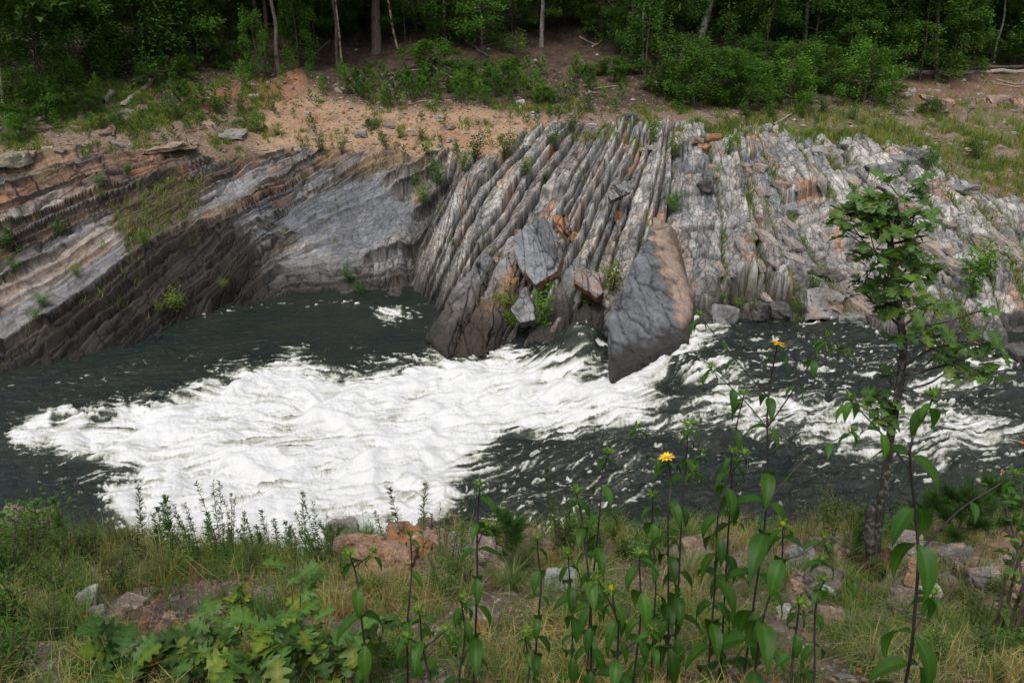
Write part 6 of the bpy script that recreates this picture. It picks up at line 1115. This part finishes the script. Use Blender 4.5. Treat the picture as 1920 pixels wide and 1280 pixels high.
# ---- low shrubs and ground cover near
LS = [shrub(1100, .5, .5, 900, .035, G_MID, 11, .4), shrub(1101, .35, .45, 620, .035, G_MID, 10, .6), shrub(1102, .5, .5, 600, .035, G_YEL, 10, .4), shrub(1103, .55, .5, 700, .05, OLV, 10, .25)]
LSN = ['leafy green plant', 'broad leaved bright plant', 'fine leaved yellow green plant', 'feathery olive plant']
for i, (u, v, hp, k) in enumerate([(100, 1040, 110, 1), (135, 1060, 80, 0), (60, 1080, 120, 3), (20, 1100, 130, 0), (180, 1060, 90, 3), (250, 1060, 80, 3), (230, 1110, 90, 3), (330, 1080, 70, 2), (120, 1130, 100, 0), (40, 1180, 110, 1), (110, 1200, 90, 3), (30, 1270, 90, 1), (150, 1280, 70, 0), (470, 1080, 60, 3), (520, 1090, 70, 2), (600, 1060, 80, 0), (600, 1100, 60, 2), (420, 1060, 70, 0), (690, 1130, 50, 2), (850, 1080, 90, 0), (830, 1120, 80, 0), (870, 1100, 70, 2),
                                   (1060, 1040, 60, 1), (1120, 1040, 70, 1), (1170, 1050, 60, 1), (1220, 1060, 60, 1), (1090, 1000, 50, 0), (1150, 1010, 50, 0), (1200, 1000, 50, 0), (1250, 1030, 50, 1), (1290, 1030, 60, 0), (1340, 1030, 60, 2), (960, 1040, 80, 2), (990, 1080, 60, 3), (1430, 1030, 70, 0), (1600, 1010, 80, 2), (1560, 1000, 90, 2), (1590, 1060, 60, 0), (1650, 1090, 50, 0), (1670, 1020, 60, 1), (1700, 1000, 60, 0), (1890, 980, 70, 0), (1870, 1130, 60, 3), (1800, 1130, 60, 2),
                                   (1760, 1250, 60, 1), (1830, 1250, 70, 1), (1900, 1240, 80, 1), (1860, 1280, 60, 2), (1790, 1200, 60, 2), (1910, 1180, 60, 3), (1600, 1250, 50, 2), (1650, 1200, 50, 3), (1560, 1200, 50, 2), (740, 1190, 50, 2), (720, 1250, 60, 1), (850, 1230, 50, 1), (930, 1260, 50, 2), (1040, 1180, 50, 2), (1050, 1270, 50, 2), (960, 1190, 40, 2), (1120, 1200, 60, 2), (1230, 1190, 60, 1), (1330, 1200, 60, 2), (420, 1130, 30, 3), (640, 1090, 60, 3), (1440, 1230, 50, 3)]):
    X, Y, Zc = hit_near(u, v); s = hp * math.hypot(Y, H - Zc) / F / [.5, .35, .5, .55][k]; r_ = plant('plant', LS[k], (X, Y, Zc), s, RNG.rand() * 6); lab(r_, LSN[k], place_of(u, v, NL), 'plant', 'low plants on the near bank', u, v)
# ---- pine saplings near the water
for (u, v, hp, lb_, n_) in [(1790, 1025, 110, 'bushy dark pine sapling above the right rock pile', 5200), (1735, 1010, 90, 'smaller pine sapling between the oak and the rock pile', 3000), (1850, 1000, 100, 'pine sapling at the right, partly behind the rusty boulder', 3600), (950, 1050, 90, 'little pine seedling beside the pink outcrop', 2600), (625, 1040, 60, 'tiny pine seedling behind the leftmost sunflower', 900)]:
    X, Y, Zc = hit_near(u, v); s = hp * math.hypot(Y, H - Zc) / F; r_ = plant('pine_sapling', pine_seed(1200 + u, s, n_, G_DARK, .55, .10 if s > .3 else .06, .0035), (X, Y, Zc), 1, RNG.rand() * 6); tag(r_, lb_, 'pine sapling', 'pine saplings on the near bank')
# ---- grass, litter and gravel near
rs = np.random.RandomState(70)
def scatter(n, seed, prob):
    rs_ = np.random.RandomState(seed); Y = rs_.uniform(1.0, 7.1, n); X = rs_.uniform(-1.12, 1.12, n) * (Y + .8); Zc = z_near(X, Y); u, v = proj(X, Y, Zc); p = prob(X, Y, u, v); ok = rs_.rand(n) < p; return X[ok], Y[ok], u[ok], v[ok]
bare = [((270, 1150), 120, 55), ((900, 1150), 110, 35), ((1060, 1120), 60, 40), ((1490, 1160), 70, 60), ((350, 1210), 90, 40), ((1380, 1130), 50, 50), ((1560, 1270), 80, 30), ((60, 1260), 60, 30), ((780, 1030), 110, 40)]
def gprob(X, Y, u, v):
    p = sstep(-.45, .25, fbm(X * 1.4, Y * 1.4, 3, 501)) * .95
    for (c, a, b) in bare: p = p * (1 - .93 * np.exp(-(((u - c[0]) / a) ** 2 + ((v - c[1]) / b) ** 2) ** 1.5))
    return p
gx, gy, gu, gv = scatter(12000, 71, gprob); t_ = fbm(gx * .8, gy * .8, 3, 77)[:, None] - .22 * sstep(700, 300, gu)[:, None] + rs.normal(0, .25, (len(gx), 1))
cg = np.where(t_ > .12, [.30, .26, .12], np.where(t_ > -.08, [.15, .20, .06], [.095, .17, .035])); cg = np.where(rs.rand(len(gx), 1) < .07, [.26, .12, .05], cg)
hg = (.10 + .14 * rs.rand(len(gx))) * (.6 + .4 * sstep(1.8, 3.5, gy)) + .12 * sstep(5., 6.2, gy) + .06 * sstep(500, 200, gu)
tag(obj('grass', grass_bag(gx, gy, z_near, hg, 14, cg, rs, .0024, .75, .03).mesh('near_grass', M['grass'])), 'green and straw coloured grass covering the near bank', 'grass', None, 'stuff')
# bunch grass tufts that can be told apart
for i, (u, v, hp) in enumerate([(1075, 1150, 90), (1100, 1120, 80), (1130, 1150, 80), (310, 1090, 100), (960, 1110, 70), (1180, 1250, 70), (700, 1120, 60), (1590, 1190, 60), (1750, 1180, 70), (1640, 1260, 70), (1500, 1290, 70), (1290, 1090, 60), (880, 1290, 80), (1240, 1280, 60), (560, 1110, 60), (1820, 1160, 70), (1700, 1230, 60), (930, 1190, 50)]):
    X, Y, Zc = hit_near(u, v); s = hp * math.hypot(Y, H - Zc) / F; o = obj('grass_tuft', grass_bag(np.zeros(1), np.zeros(1), lambda x, y: 0 * x, np.array([s * 1.2]), 130, (((.14, .17, .08), (.30, .29, .15)) if i % 2 else ((.11, .17, .06), (.22, .26, .12))), rs, .0024, .9, .02).mesh('grass_tuft', M['grass']), None, (X, Y, Zc))
    lab(o, 'arching pale bunch of grass', place_of(u, v, NL), 'grass tuft', 'grass tufts on the near bank', u, v)
gx, gy, gu, gv = scatter(21000, 72, lambda X, Y, u, v: .75 + 0 * X); n = len(gx); sz = rs.uniform(.006, .02, n) * (1 + 1.8 * (rs.rand(n) < .06)); rr = rs.uniform(.6, 1.2, (n, 6, 1)); ang = rs.rand(n) * 3; Vg = dirs[None] * rr * sz[:, None, None] * [1.3, .9, .4]; ca, sa = np.cos(ang)[:, None], np.sin(ang)[:, None]
Vg = np.stack([Vg[..., 0] * ca - Vg[..., 1] * sa, Vg[..., 0] * sa + Vg[..., 1] * ca, Vg[..., 2]], -1) + np.stack([gx, gy, z_near(gx, gy) + .003], -1)[:, None]; Fg = (np.arange(n)[:, None, None] * 6 + T8).reshape(-1, 3)
cgv = np.array([(.26, .19, .17), (.18, .13, .12), (.34, .28, .25), (.24, .15, .11), (.20, .18, .17)])[rs.randint(0, 5, n)]
tag(obj('gravel', mesh_np('near_gravel', Vg, Fg, M['stone'], np.repeat(cgv, 6, 0), smooth=False)), 'purplish brown slate chips covering the near bank', 'gravel', None, 'stuff')
gx, gy, gu, gv = scatter(9000, 73, lambda X, Y, u, v: .3 + .7 * sstep(0, .3, fbm(X * 1.3, Y * 1.3, 3, 555))); n = len(gx); lb2 = Bag(); a = rs.rand(n) * 6.28
leaves(lb2, np.stack([gx, gy, z_near(gx, gy) + .008], -1), np.stack([np.cos(a), np.sin(a), rs.uniform(-.3, .5, n)], -1), np.array([0, 0, 1.]) + rs.normal(0, .4, (n, 3)), rs.uniform(.02, .055, n), rs.uniform(.008, .025, n), np.array([(.22, .10, .05), (.28, .19, .11), (.15, .08, .05), (.34, .26, .17), (.36, .13, .04)])[rs.randint(0, 5, n)], .3)
tag(obj('leaf_litter', lb2.mesh('leaf_litter', M['leaf'])), 'dry brown fallen leaves lying on the near bank', 'litter', None, 'stuff')
for i, (u, v) in enumerate([(285, 1168), (925, 1175), (168, 1163), (470, 1170), (580, 1110), (905, 1190)]):
    X, Y, Zc = hit_near(u, v); lb3 = Bag(); put_leaf(lb3, OAKSH[4], (0, 0, 0), RNG.rand() * 6, .3, .05 + .02 * RNG.rand(), (.42, .13, .05)); lab(obj('dry_leaf', lb3.mesh('dry_leaf', M['leaf'], True), None, (X, Y, Zc + .02)), 'fallen rust red leaf', place_of(u, v, NL), 'leaf', 'red fallen leaves', u, v)
# small plant with orange flowers at the right edge
X, Y, Zc = unproj(1935, 1000, 3.0); Zc = float(z_near(X, Y)); r_ = plant('shrub', shrub(1300, 1.0, .35, 130, .05, G_MID, 4, .6), (X, Y, Zc), 1.15, 0)
for (u, v) in [(1917, 830), (1880, 885)]:
    ob_ = Bag(); p = np.array(unproj(u, v, 3.0)) - np.array([X, Y, Zc]); ob_.add(ICO2 * .006 + p / 1.15, np.c_[ICO2F, ICO2F[:, 2:]], (.6, .2, .03)); obj('flower', ob_.mesh('flower', M['leaf'], True), r_)
tag(r_, 'slim leafy shrub with orange flowers at the right edge above the rapids', 'shrub')
finish_labels()
